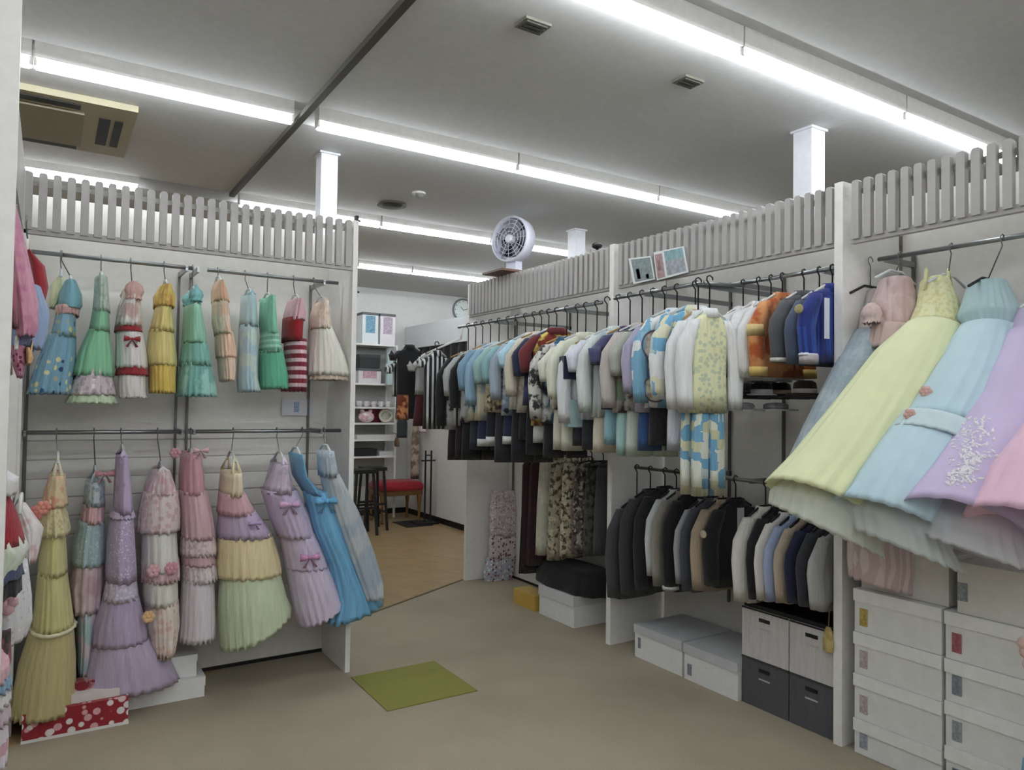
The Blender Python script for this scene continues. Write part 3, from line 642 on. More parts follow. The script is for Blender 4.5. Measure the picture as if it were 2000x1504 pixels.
left_dress('gown', 'dusty pink tiered gown with white lace hem hung at the standards', G2, ZL, (372, 862), [
    ('bodice', fab('c07884'), [(885, 352, 392), (930, 348, 398), (962, 350, 398)], 6, 0.07),
    ('tier', fab('c9959f'), [(956, 346, 406), (1010, 350, 416), (1048, 352, 420)], 9, 0.06),
    ('lace_tier', fab('d6bcc0', 'b8969c', 'floral', 50), [(1044, 350, 422), (1080, 352, 424)], 12, 0.09),
    ('tier', fab('c58f9a'), [(1076, 352, 420), (1098, 354, 422)], 9, 0.05),
    ('lace_tier', fab('d8c6c9', 'b9a1a8', 'floral', 50), [(1094, 352, 424), (1130, 354, 424)], 12, 0.08),
    ('skirt', fab('cfc3cc'), [(1126, 352, 420), (1200, 350, 420), (1244, 346, 420)], 12, 0.06)], b=0.15, yc=4.06, straps=(fab('c98792'), 0.02), bows=[(392, 880, 0.035, fab('c88a92'))], flowers=[(342, 885, 0.025, fab('a8606c'))])
left_dress('gown', 'rainbow tiered tulle gown of pink, purple, yellow and green', G2, ZL, (455, 862), [
    ('bodice', fab('dcc595'), [(920, 430, 472), (965, 426, 475)], 6, 0.05),
    ('pink_tier', fab('cf8f99'), [(960, 424, 480), (1000, 422, 498)], 10, 0.05),
    ('purple_tier', fab('b193c0'), [(996, 424, 500), (1045, 424, 530)], 11, 0.06),
    ('yellow_tier', fab('e0c985'), [(1040, 422, 532), (1090, 422, 544), (1120, 422, 548)], 12, 0.06),
    ('green_tier', fab('bccf9c'), [(1114, 424, 548), (1170, 426, 558), (1205, 428, 566, 0.18, 30), (1232, 432, 564, 0.18, 55)], 14, 0.07)], b=0.18, yc=4.0, straps=(fab('e0cc92'), 0.10), bows=[(498, 1022, 0.03, fab('9a78b4'))])
left_dress('gown', 'lilac tiered gown with pink bows leaning beside the bright blue gown', G2, ZL, (540, 862), [
    ('bodice', fab('bda9c4', '9f86aa', 'blotch', 16), [(905, 530, 560), (960, 510, 575)], 5, 0.06),
    ('tier', fab('b59fc6'), [(955, 506, 582), (1010, 525, 604), (1045, 540, 612)], 10, 0.06),
    ('tier', fab('bda8cd'), [(1040, 540, 616), (1085, 552, 634), (1105, 556, 640)], 10, 0.06),
    ('tulle_skirt', fab('c2afcf'), [(1100, 552, 642), (1150, 566, 662), (1180, 574, 672, 0.16, 25), (1196, 582, 668, 0.16, 40)], 12, 0.07)], b=0.16, yc=3.96, straps=(fab('cdb9cf'), 0.06), bows=[(566, 985, 0.05, fab('cf8fc6')), (605, 1088, 0.05, fab('d06fb0'))])
left_dress('gown', 'bright blue satin gown with shoulder bow leaning out past the side panel', G2, ZL, (590, 862), [
    ('bodice', fab('2f86bd', rough=0.4), [(885, 566, 588), (930, 572, 598), (965, 592, 632)], 4, 0.05),
    ('skirt', fab('3d9bd6', rough=0.38), [(958, 588, 640), (1030, 606, 668), (1100, 636, 696), (1160, 650, 724, 0.13, 20), (1196, 640, 746, 0.13, 30)], 9, 0.10)], b=0.13, yc=3.9, bows=[(638, 978, 0.06, fab('2f9ade', rough=0.4))])
left_dress('gown', 'ice blue tulle gown with silver glitter, nearest the unit side panel', G2, ZL, (632, 862), [
    ('bodice', fab('a5b6c2', '8fa3b3', 'blotch', 20), [(880, 618, 652), (930, 622, 660)], 8, 0.10),
    ('tulle_skirt', fab('93a9bd', 'b7c2c8', 'blotch', 6, tulle=0.25), [(925, 622, 664), (1000, 640, 700), (1080, 668, 730), (1140, 690, 748), (1165, 700, 748)], 9, 0.09)], b=0.11, yc=3.84)
# --- costumes poking out of the left side unit
def side_costume(name, label, tiers, yc, b, hook, cat='dress', bows=(), flowers=()):
    return left_dress(name, label, 'costumes at the left edge', hook[2], hook[:2], tiers, yc, b, None, HW, None, bows, flowers, (), cat, yc)
zt_ = 2.16; zb_ = 1.18
side_costume('coat', 'rose pink coat sleeve poking out at the left edge above a blue one', [
    ('sleeve', fab('c86f8c', 'b4507a', 'blotch', 14), [(378, 12, 26), (440, 4, 42), (520, 10, 60), (590, 20, 74), (640, 28, 74), (658, 34, 66)], 4, 0.06)], 2.95, 0.07, (10, 450, zt_), 'coat')
side_costume('coat', 'dark pink folded cloak just left of the rose pink sleeve', [
    ('cloth', fab('9f3f5c', '6f2c44', 'blotch', 10), [(440, 0, 26), (520, 4, 30), (600, 8, 34), (640, 10, 34)], 4, 0.08)], 2.85, 0.06, (4, 450, zt_), 'cloak')
side_costume('hat', 'dark red peaked cap with cream edge behind the pink coat sleeve', [
    ('crown', fab('a01f26'), [(488, 50, 58), (520, 58, 88), (560, 62, 95), (590, 70, 88)], 0, 0)], 3.25, 0.06, (50, 480, zt_), 'hat', flowers=())
side_costume('skirt', 'periwinkle blue ruffled skirt below the pink coat sleeve', [
    ('skirt', fab('6f8cc0'), [(560, 30, 80), (610, 16, 96), (650, 12, 92), (682, 12, 82)], 9, 0.08)], 3.1, 0.10, (30, 480, zt_), 'skirt')
side_costume('costume', 'magenta dotted costume with orange flap at the far left', [
    ('body', fab('b04f72', '7a2a48', 'dots', 50), [(676, 18, 50), (705, 22, 52), (738, 34, 44)], 5, 0.08),
    ('flap', fab('d08a3c'), [(680, 50, 60), (700, 50, 66), (712, 52, 60)], 0, 0)], 3.0, 0.06, (20, 480, zt_), 'costume')
side_costume('belt', 'dark red belt end dangling at the left edge', [
    ('strap', fab('6e2a22', '2e1512', 'blotch', 20), [(720, 14, 22), (760, 8, 18), (795, 4, 14)], 0, 0)], 2.9, 0.012, (14, 480, zt_), 'belt')
side_costume('costume', 'white puff-sleeved red costume with pale green apron, at left edge', [
    ('puff_sleeve', fab('d6d2d2'), [(918, -30, 10), (935, -60, 36), (965, -60, 30)], 9, 0.10),
    ('bodice', fab('a81a28'), [(955, -60, 14), (1000, -80, 32), (1062, -90, 52)], 0, 0),
    ('apron', fab('d9dccb', 'b9c9a6', 'blotch', 10), [(1030, -80, 44), (1075, -100, 58), (1125, -100, 34)], 7, 0.05),
    ('hem', fab('3f4a6e'), [(1105, -110, 48), (1130, -120, 46)], 7, 0.05),
    ('black_hem', fab('17141c'), [(1126, -120, 48), (1162, -120, 42)], 7, 0.05)], 2.45, 0.12, (-10, 880, zb_), 'costume')
side_costume('blouse', 'white ruffled blouse beside the red costume, pink ribbon end', [
    ('cloth', fab('dcd4d2', 'cfa3a2', 'blotch', 16), [(985, 30, 52), (1030, 34, 84), (1060, 44, 78), (1095, 50, 70)], 7, 0.10)], 2.8, 0.06, (30, 880, zb_), 'blouse')
side_costume('skirt', 'silver-white sequin skirt with pink panel, at left edge', [
    ('skirt', fab('cfcdd0', 'eae9ea', 'dots', 60, 'b9a3a9'), [(1100, -60, 54), (1170, -80, 62), (1215, -90, 62), (1250, -90, 48)], 10, 0.06)], 2.62, 0.12, (0, 880, zb_), 'skirt', flowers=[(6, 1178, 0.035, fab('cf8f97'))])
side_costume('costume', 'dark maroon garment under the silver skirt at left edge', [
    ('body', fab('2d1418', 'a05060', 'blotch', 14), [(1235, -60, 22), (1290, -60, 22), (1310, -60, 16)], 6, 0.08)], 2.5, 0.09, (-4, 880, zb_), 'costume')
side_costume('dress', 'pink, blue and white ruffled dress, lowest at the left edge', [
    ('pink_ruffle', fab('d38f9c'), [(1295, -60, 18), (1325, -70, 20)], 9, 0.10),
    ('blue_ruffle', fab('5c8fb4'), [(1318, -70, 22), (1345, -70, 24)], 9, 0.10),
    ('white_ruffle', fab('d8d2d4'), [(1340, -70, 22), (1375, -80, 20)], 10, 0.10),
    ('mauve_ruffle', fab('c0a3b4'), [(1370, -80, 22), (1410, -90, 20)], 10, 0.10),
    ('skirt', fab('d3c9d4', 'c07f94', 'stripeh', 14), [(1405, -90, 18), (1450, -90, 16), (1500, -90, 12)], 10, 0.08)], 2.35, 0.10, (-4, 880, zb_), 'dress')
# ------------------------------------------------------------------ big gowns on the right, hung over the box stacks
def cam_rings(rows):
    """rows: (Lx, Ly, Rx, Ry, depth, front-to-back half size)"""
    pts = [((at_depth(a, b_, D)+at_depth(c, d, D))/2, (at_depth(c, d, D)-at_depth(a, b_, D))/2, h) for a, b_, c, d, D, h in rows]
    out = []
    for i, (c, u, h) in enumerate(pts):
        ax = (pts[min(i+1, len(pts)-1)][0]-pts[max(i-1, 0)][0]).normalized()
        v = ax.cross(u); v = v.normalized()*h
        if v.dot(FW) < 0: v = -v
        out.append((c, u, v))
    return out
def right_gown(label, tiers, hookpx, neckpx, D0, hmat=None, sleeves=None, extra=None):
    r0 = cam_rings(tiers[0][2]); base = cam_rings(tiers[-1][2])[-1][0]
    T = thing('gown', label, 'dress', base, 'large tulle gowns on the right rail')
    hk = hit(hookpx[0], hookpx[1], 0, 3.2); nk = at_depth(neckpx[0], neckpx[1], D0)
    hanger(T, (3.2, hk.y, 2.191), nk, Vector((0.16, 0, 0)), hmat or HCLEAR)
    for (pn, mat, rows, folds, amp) in tiers:
        cloth_loft(T, pn, mat, cam_rings(rows), folds, amp, sag=0.004 if folds else 0, n=110, subdiv=6)
    for (xa_, xb_, py, D, mat) in (extra or ()):
        for px in (xa_, xb_): part(T, 'strap', MB().tube([at_depth(px, py+14, D-0.03), at_depth(px+3, py-26, D), at_depth(px+8, py+14, D+0.05)], 0.008, 6), mat, True)
    if sleeves:
        for (px, py, D, r, mat) in sleeves: puff(T, at_depth(px, py, D), r, mat)
    return T
def face_front(px, py, D): return at_depth(px, py, D)
SLATE = fab('778d9b', '8fa3ae', 'blotch', 10)
STYLE[0] = 'smooth'
GRN = fab('e0e8d8', tulle=0.45)
right_gown('slate grey-blue tulle gown with beige waist, behind the yellow gown', [
    ('bodice', fab('b9a9a6', '8d9499', 'blotch', 14), [(1690, 570, 1712, 576, 3.42, 0.05), (1684, 610, 1735, 622, 3.38, 0.07)], 4, 0.05),
    ('waist', fab('c2b1a3'), [(1682, 606, 1740, 618, 3.37, 0.075), (1676, 648, 1745, 664, 3.35, 0.08)], 6, 0.05),
    ('tulle_skirt', SLATE, [(1672, 644, 1748, 662, 3.34, 0.085), (1628, 720, 1740, 760, 3.28, 0.12), (1582, 815, 1720, 870, 3.2, 0.16), (1546, 900, 1690, 965, 3.12, 0.2)], 16, 0.06)], (1700, 512), (1700, 560), 3.42, HB)
right_gown('dusty pink vintage gown with bow and striped long hem beside the yellow gown', [
    ('bodice', fab('c2a39c', 'b48a86', 'blotch', 14), [(1722, 545, 1775, 552, 3.3, 0.08), (1700, 600, 1790, 610, 3.28, 0.1), (1702, 640, 1785, 650, 3.26, 0.1)], 7, 0.07),
    ('waist_ruffle', fab('b9968a'), [(1705, 630, 1790, 645, 3.25, 0.1), (1695, 680, 1770, 690, 3.24, 0.11)], 9, 0.1),
    ('skirt', fab('b89c96'), [(1705, 675, 1775, 690, 3.26, 0.1), (1690, 860, 1790, 880, 3.24, 0.13), (1672, 1040, 1790, 1060, 3.2, 0.14)], 9, 0.05),
    ('striped_hem', fab('c19f9d', 'd6bebb', 'stripev', 40), [(1662, 1030, 1796, 1060, 3.18, 0.14), (1660, 1090, 1798, 1110, 3.17, 0.14), (1664, 1128, 1796, 1158, 3.17, 0.13)], 9, 0.05)], (1758, 512), (1750, 530), 3.3, HCLEAR,
    [(1702, 612, 3.22, 0.045, fab('c2a39c', 'b48a86', 'blotch', 14))])
right_gown('pale yellow tulle gown with lace bodice and wide hem, leftmost large gown', [
    ('bodice', fab('d6d693', 'cbc36c', 'floral', 50), [(1800, 548, 1850, 552, 3.2, 0.06), (1795, 590, 1868, 600, 3.16, 0.08), (1780, 630, 1872, 655, 3.12, 0.1)], 6, 0.06),
    ('tulle_skirt', fab('d9e09a'), [(1776, 626, 1874, 656, 3.1, 0.1), (1718, 678, 1850, 740, 3.04, 0.14), (1640, 780, 1800, 860, 2.97, 0.17), (1560, 880, 1745, 970, 2.91, 0.19), (1506, 936, 1712, 1040, 2.87, 0.2)], 13, 0.05),
    ('underskirt', GRN, [(1590, 880, 1735, 955, 2.95, 0.15), (1512, 955, 1706, 1062, 2.9, 0.19), (1506, 985, 1716, 1085, 2.9, 0.2)], 15, 0.05)], (1858, 490), (1852, 538), 3.2, HCLEAR, None, [(1806, 1850, 552, 3.18, fab('d6d28a'))])
right_gown('powder blue tulle gown with coral rose patches between yellow and lavender gowns', [
    ('bodice', fab('8fb6bd'), [(1895, 556, 1960, 566, 3.05, 0.08), (1878, 612, 1988, 630, 3.0, 0.11), (1890, 640, 1975, 660, 2.99, 0.1)], 14, 0.08),
    ('tulle_skirt', fab('a6cbd9'), [(1880, 632, 1978, 660, 2.98, 0.11), (1820, 720, 1950, 785, 2.9, 0.15), (1760, 812, 1905, 880, 2.82, 0.17)], 11, 0.05),
    ('ruffle', fab('b5d0d8'), [(1762, 800, 1905, 872, 2.82, 0.172), (1736, 832, 1886, 905, 2.80, 0.182)], 15, 0.04),
    ('tulle_skirt', fab('a6cddd'), [(1745, 820, 1885, 890, 2.81, 0.165), (1690, 900, 1850, 985, 2.74, 0.18), (1638, 972, 1830, 1060, 2.70, 0.19)], 12, 0.05),
    ('underskirt', fab('dbe6e4', tulle=0.45), [(1720, 900, 1850, 980, 2.8, 0.14), (1650, 990, 1840, 1085, 2.74, 0.18), (1660, 1030, 1870, 1115, 2.74, 0.2)], 15, 0.05)], (1958, 478), (1930, 545), 3.05, HB)
right_gown('lavender satin gown with white floral embroidery, right of the powder blue gown', [
    ('bodice', fab('b09ac4'), [(1990, 600, 2060, 610, 2.9, 0.08), (1976, 650, 2090, 680, 2.86, 0.12)], 5, 0.05),
    ('skirt', fab('b8a2d4', rough=0.6), [(1972, 644, 2092, 684, 2.85, 0.12), (1910, 770, 2060, 850, 2.74, 0.15), (1840, 880, 2010, 975, 2.62, 0.17), (1768, 976, 1990, 1080, 2.53, 0.18)], 7, 0.03),
    ('underskirt', fab('dde0e6', tulle=0.45), [(1850, 920, 1990, 1010, 2.66, 0.14), (1790, 1010, 2000, 1100, 2.6, 0.18), (1790, 1040, 2030, 1125, 2.6, 0.2)], 15, 0.05)], (2050, 465), (2030, 585), 2.9)
right_gown('candy pink gown cut by the right edge of the frame', [
    ('bodice', fab('d09ab4'), [(2120, 640, 2200, 650, 2.72, 0.08), (2110, 700, 2230, 730, 2.66, 0.12)], 5, 0.05),
    ('skirt', fab('e0a3c2'), [(2100, 695, 2232, 735, 2.65, 0.12), (2020, 810, 2180, 880, 2.52, 0.15), (1950, 900, 2140, 985, 2.42, 0.17), (1904, 990, 2130, 1090, 2.36, 0.18)], 9, 0.03)], (2150, 450), (2160, 625), 2.72)
STYLE[0] = 'streak'
# roses and embroidery lie on the cloth surface
def surf(px, py, T):
    """nearest front surface point of the gown T along a photo ray"""
    o = Vector((0, 0, EYE)); d = ray(px, py).normalized(); best = None
    for ch in T.children:
        if ch.type != 'MESH': continue
        off = root_loc(ch)
        ok, loc, nrm, idx = ch.ray_cast(o-off, d)
        if ok:
            q = (loc+off-o).length
            if best is None or q < best[0]: best = (q, loc+off)
    return best[1]-d*0.006 if best else None
gowns = [o for o in COL.objects if o.name.startswith('gown') and o.get('group', '').startswith('large')]
def by(word): return [g for g in gowns if g['label'].startswith(word)][0]
gb, gl = by('powder'), by('lavender')
bpy.context.view_layer.update()
for (px, py) in [(1808, 765), (1777, 810)]:
    p = surf(px, py, gb)
    if p: rosette(gb, p, 0.022, fab('c98f80'))
rnd = random.Random(3); emb = MB(); lace = plain('f2f0f4', 0.7)
spots = [(1900+rnd.gauss(0, 20), 815+rnd.random()*85) for _ in range(120)] + [(1905-40*t+rnd.gauss(0, 16), 890+55*t+rnd.gauss(0, 7)) for t in [rnd.random() for _ in range(120)]]
for (px, py) in spots:
    p = surf(px, py, gl)
    if not p: continue
    n_ = (Vector((0, 0, EYE))-p).normalized(); a = n_.cross(Vector((0, 0, 1))).normalized(); b_ = n_.cross(a); t = rnd.random()*6.28; r = 0.006+rnd.random()*0.008
    e1 = (a*math.cos(t)+b_*math.sin(t))*r; e2 = (-a*math.sin(t)+b_*math.cos(t))*r*0.4
    emb.add([p-e1, p-e2+n_*0.002, p+e1, p+e2+n_*0.002, p+n_*0.004], [(0, 1, 4), (1, 2, 4), (2, 3, 4), (3, 0, 4)])
o = part(gl, 'embroidery', emb, lace, False, 'white floral embroidery'); o['kind'] = 'stuff'
# ------------------------------------------------------------------ jackets and tops on the right rails (hanger along X)
def jacket(name, label, cat, group, x, y, zrail, ztop, zbot, top, b=0.035, a=0.165, sleeve=None, sl_len=None, sl_r=0.05, collar=None, hmat=None, hook=None, pants=None, band=None, hem=None, buttons=None, badge=None, shirt=None, lean=0.0, white_fold=None):
    T = thing(name, label, cat, (x, y, zbot if not pants else pants[0]), group)
    H_ = ztop-zbot; j = random.uniform(-0.006, 0.006)
    hanger(T, (x, y, zrail+0.001), (x, y, ztop+0.02), (a*0.85, 0, 0), hmat or HWOOD, hook or HB)
    rg = []
    for (t, wa, wb) in [(0, 0.36, 0.75), (0.03, 0.55, 0.9), (0.09, 0.96, 1.0), (0.25, 1.0, 1.0), (0.6, 0.98, 1.0), (1.0, 1.04, 1.1)]:
        rg.append((Vector((x+j, y+lean*t, ztop-H_*t)), Vector((a*wa, 0, 0)), Vector((0, b*wb, 0))))
    cloth_loft(T, 'body', top, rg, 5, 0.05, n=32, subdiv=2, sq=0.7)
    sm = sleeve or top; sl = sl_len or H_*0.82
    for s in (-1, 1):
        p0 = Vector((x+s*a*0.82, y, ztop-0.035)); p1 = Vector((x+s*(a+0.035), y-0.004, ztop-0.09-sl*0.12)); p2 = Vector((x+s*(a+0.05), y-0.006, ztop-sl*0.55)); p3 = Vector((x+s*(a+0.04), y-0.012+lean, ztop-sl))
        rg = [(p, Vector((sl_r*k, 0, 0)), Vector((0, b*1.05*k2, 0))) for p, k, k2 in ((p0, 0.7, 0.9), (p1, 1.0, 1.05), (p2, 0.95, 1.05), (p3, 0.85, 1.0))]
        so = cloth_loft(T, 'sleeve', sm, rg, 4, 0.05, n=18, subdiv=3)
        if band:
            zc = ztop-sl+band[1]; c = p2.lerp(p3, 1-band[1]/(sl*0.45)) if band[1] < sl*0.45 else p2.lerp(p1, (band[1]-sl*0.45)/(sl*0.4))
            cloth_loft(so, 'cuff_band', band[0], [(c+Vector((0, 0, band[2])), Vector((sl_r*1.04, 0, 0)), Vector((0, b*1.14, 0))), (c, Vector((sl_r*1.03, 0, 0)), Vector((0, b*1.13, 0)))], 0, 0, n=16, subdiv=1)
        if badge and s < 0:
            part(so, 'badge', MB().lathe((p2.x-sl_r*0.96, p2.y, p2.z+0.08), (-1, 0, 0), [(0, 0.022), (0.006, 0.02), (0.007, 0.008)], 14), badge, True)
    if collar:
        c = Vector((x, y, ztop+0.006)); part(T, 'collar', MB().rings([ring_pts(c+Vector((0, 0, h)), Vector((a*0.38*k, 0, 0)), Vector((0, b*1.1*k, 0)), 20) for h, k in ((-0.03, 1.25), (-0.005, 1.15), (0.014, 1.0), (0.012, 0.8), (-0.02, 0.8))]), collar, True)
    if shirt:
        part(T, 'shirt_front', MB().obox((x, y-b*0.98, ztop-H_*0.22), (a*0.16, 0, 0), (0, 0.006, 0), (0, 0, H_*0.2)), shirt)
    if buttons:
        for k in range(3): part(T, 'button', MB().lathe((x-0.02, y-b*1.12, ztop-H_*(0.5+0.13*k)), (0, -1, 0), [(0, 0.008), (0.004, 0.007), (0.005, 0.003)], 10), buttons)
    if hem:
        cloth_loft(T, 'hem_band', hem[0], [(Vector((x, y+lean, zbot+hem[1])), Vector((a*1.06, 0, 0)), Vector((0, b*1.14, 0))), (Vector((x, y+lean, zbot-0.004)), Vector((a*1.07, 0, 0)), Vector((0, b*1.17, 0)))], 5, 0.05, n=28, subdiv=1, sq=0.7)
    if pants:
        zp, pm = pants[:2]; ph = pants[2] if len(pants) > 2 else 0.02
        w0_ = zbot+0.06
        for s in (-1, 1):
            rg = [(Vector((x+s*a*0.42, y+0.004, w0_)), Vector((a*0.44, 0, 0)), Vector((0, b*0.8, 0))), (Vector((x+s*a*0.46, y+0.004, (w0_+zp)/2)), Vector((a*0.45, 0, 0)), Vector((0, b*0.85, 0))), (Vector((x+s*a*0.5, y, zp)), Vector((a*0.42, 0, 0)), Vector((0, b*0.9, 0)))]
            cloth_loft(T, 'trouser_leg', pm, rg, 4, 0.05, n=18, subdiv=2, sq=0.8)
        if len(pants) > 3:
            for s in (-1, 1):
                cloth_loft(T, 'trouser_cuff', pants[3], [(Vector((x+s*a*0.5, y, zp+0.05)), Vector((a*0.44, 0, 0)), Vector((0, b*0.95, 0))), (Vector((x+s*a*0.5, y, zp-0.003)), Vector((a*0.44, 0, 0)), Vector((0, b*0.96, 0)))], 4, 0.04, n=16, subdiv=1, sq=0.8)
    return T
def spacing(ys, lo, hi, k=0.44):
    out = []
    for y in ys:
        g = min([abs(y-o) for o in ys if abs(y-o) > 1e-6] or [0.1]); out.append(max(lo, min(hi, g*k)))
    return out
# crowded front rail: (photo x of the near sleeve edge, top y, bottom y, ...)
FXE = FX-0.215
def front(px, yt, yb): 
    p = hit(px, yt, 0, FXE); q = hit(px, yb, 0, FXE); return p.y, p.z, q.z
G3 = 'printed tops on the crowded front rail'
blk, wht, navy = fab('17171b'), fab('d3d3d1'), fab('23284a')
items = [
 # px, top, bottom, description, body, sleeve, pants(y bottom, mat), cuff
 (866, 690, 840, 'black vest set with grey flecked body at the far rail end', fab('33363a', 'a7aaab', 'blotch', 12), blk, (900, fab('241319')), None),
 (880, 687, 832, 'grey and black striped top fourth from the far rail end', fab('a3a6a5', '1f2124', 'stripev', 30), fab('8f9492'), (896, fab('2c1420')), None),
 (893, 684, 826, 'black top with white hem next to the steel-blue one', fab('1b1c20', 'b9bcbc', 'blotch', 9), blk, (900, blk), None),
 (908, 674, 822, 'steel-blue top over cream print near the far end', fab('c3bd9a', '3f7396', 'blotch', 9), fab('4d7ea3'), (880, fab('26303c')), None),
 (924, 671, 822, 'bright blue sleeved top with pale print beside a teal one', fab('9fb4bb', 'cfc7a0', 'blotch', 12), fab('6394b5'), (872, navy, 0, wht), None),
 (941, 669, 805, 'teal-green top with golden leaf print', fab('a4905f', '6b5a3c', 'blotch', 16, 'd8cda8'), fab('6f9f9a'), (868, fab('20222e'), 0, wht), None),
 (958, 664, 806, 'pale teal top with brown figured print', fab('b59b6c', '4d443c', 'blotch', 18), fab('5b97a0'), (905, fab('2b2c30')), None),
 (974, 660, 812, 'slate blue top with dark floral print', fab('6f86a5', '1e2842', 'floral', 22, 'a9b8c4'), fab('7d92a6'), (868, navy, 0, wht), None),
 (990, 652, 800, 'sky blue shouldered top with cream side', fab('c9c5b2'), fab('8cc0d8'), (905, fab('1d1f26')), None),
 (1004, 650, 806, 'beige top with speckled collar, beside the sky blue one', fab('bdb198', '8d8067', 'blotch', 20), fab('c4b89c'), (860, blk), None),
 (1018, 648, 792, 'navy black-edged top left of the dark red one', fab('1d2140', '3d4470', 'blotch', 10), navy, (890, blk), None),
 (1033, 642, 832, 'yellow flame-printed top with dark red shoulders', fab('cdae1c', '8a2d1c', 'blotch', 12), fab('6d2028'), (866, fab('a9aea4')), None),
 (1052, 660, 828, 'white top with blue and black wave print', fab('c9cccb', '2d6287', 'blotch', 8, '1d1f24'), fab('b9b6ad', '2a2a2c', 'blotch', 20), (896, fab('1b1d22')), None),
 (1072, 664, 800, 'cream top with black lower half, beside the wave print', fab('c6c2ad', '1c1c1f', 'blotch', 7), fab('cfcab6'), (880, fab('beb9a2')), None),
 (1088, 652, 812, 'pale yellow-cream plain top on a dark hanger', fab('cdceb0', 'bcc3a2', 'blotch', 6), fab('cfd0b4'), (882, fab('b9b69f')), None),
 (1109, 660, 836, 'white top with navy square and aqua hem', fab('c9d0d2'), fab('d0d4d8'), (872, fab('202128')), (fab('82aeb0'), 0.16)),
 (1128, 650, 820, 'lavender-white top beside the navy-square one', fab('b6bcd3'), fab('c3c8d8'), (880, fab('23242c')), None),
 (1150, 640, 815, 'pale mint top with grey roundel print', fab('bccdc9', '8ba5a8', 'ring', 7, '7f979c'), fab('c4d2cd'), (886, fab('bdb096')), None),
 (1172, 640, 800, 'indigo-sleeved top with teal hem beside the mint one', fab('44476f', '20214a', 'blotch', 8), fab('45476f'), (870, fab('5f9cb0')), None),
 (1195, 634, 806, 'taupe top with diagonal black pattern', fab('a3978c', '2b2730', 'blotch', 7, '5d7a5c'), fab('a79b92'), (892, fab('7fb3ae')), None),
 (1216, 632, 802, 'grey-green top with burgundy and black print', fab('9a9a8c', '6d2230', 'blotch', 8, '24242a'), fab('8f9284'), (894, fab('a5b8a4')), None),
 (1238, 622, 806, 'lavender top with black band, left of the blue checked set', fab('9990b4', '1f1c26', 'stripeh', 5), fab('8d86ac'), (882, fab('2b4f86')), None),
 (1262, 604, 797, 'blue and white checked top with brown rings', fab('d8dee0', '4a93bf', 'patch', 20), fab('d8dee0', '4a93bf', 'patch', 20), (872, fab('1d1a20')), None),
 (1297, 598, 790, 'blue and cream patched top right of the ringed one', fab('d3cfa6', '3f93c6', 'patch', 14, 'dfe2e2'), fab('d3cfa6', '3f93c6', 'patch', 14, 'dfe2e2'), (882, fab('b5bac9')), None),
 (1316, 610, 806, 'long white top over blue checked trousers', fab('d5d8da'), fab('d9dbdc'), (968, fab('d3d8c9', '3f90c0', 'patch', 22, 'c9c58e')), None),
 (1338, 606, 806, 'yellow floral top with white sleeves over blue checked trousers, at the near rail end', fab('d8d99a', 'a8b88c', 'floral', 40), fab('d9dbdc'), (972, fab('cfd2bd', '3a88ba', 'patch', 22, 'b9b982')), None),
]
IB = spacing([front(it[0], it[1], it[2])[0] for it in items], 0.016, 0.034)
for i, (px, yt, yb, lab, body, slv, pants, hemx) in enumerate(items):
    y, zt0, zb0 = front(px, yt, yb)
    pz = hit(px, pants[0], 0, FXE).z
    pp = (pz, pants[1]) + tuple(pants[2:])
    T = jacket('printed_top', lab, 'clothing set', G3, FX if px < 1300 else FX-0.05, y, FZ if y > YB else FZ+0.012, zt0, zb0, body, b=IB[i], a=0.16 if px < 1300 else 0.10, sleeve=slv, sl_len=(zt0-zb0)*(0.97 if 'over blue checked' in lab else random.choice((0.45, 0.6, 0.8, 0.95))), sl_r=0.045, collar=slv if i % 2 else body, hmat=HCLEAR if i % 3 else HWOOD, pants=pp)
    T.rotation_euler.z = math.radians(-18+random.uniform(-4, 4)) if px < 1300 else math.radians(-12)
    if 'navy square' in lab:
        part(T, 'navy_panel', MB().box(FX-0.225, FX-0.12, y-0.05, y+0.03, hit(px, 740, 0, FXE).z, hit(px, 695, 0, FXE).z), navy)
        part(T, 'aqua_panel', MB().box(FX-0.19, FX+0.17, y-0.04, y+0.036, hit(px, 834, 0, FXE).z, hit(px, 780, 0, FXE).z), fab('82aeb0'))
    if 'brown rings' in lab:
        for (qx, qy, r, cm) in [(1272, 672, 0.085, 'b7aa96'), (1274, 758, 0.075, 'd6cfa2')]:
            q = hit(qx+4, qy, 1, y-IB[i]*1.06-0.001); q.x = min(max(q.x, FX-0.13), FX+0.13)
            part(T, 'ring_print', MB().lathe(q, (0, -1, 0), [(0.0, r*0.9), (0.003, r*0.88), (0.004, 0.01)], 24), fab(cm, '8b6f5c', 'blotch', 30))
            part(T, 'ring_edge', MB().tube([q+Vector((r*0.9*math.cos(t), -0.003, r*0.9*math.sin(t))) for t in [k*math.pi/14 for k in range(29)]], 0.005, 5), fab('53505c'))
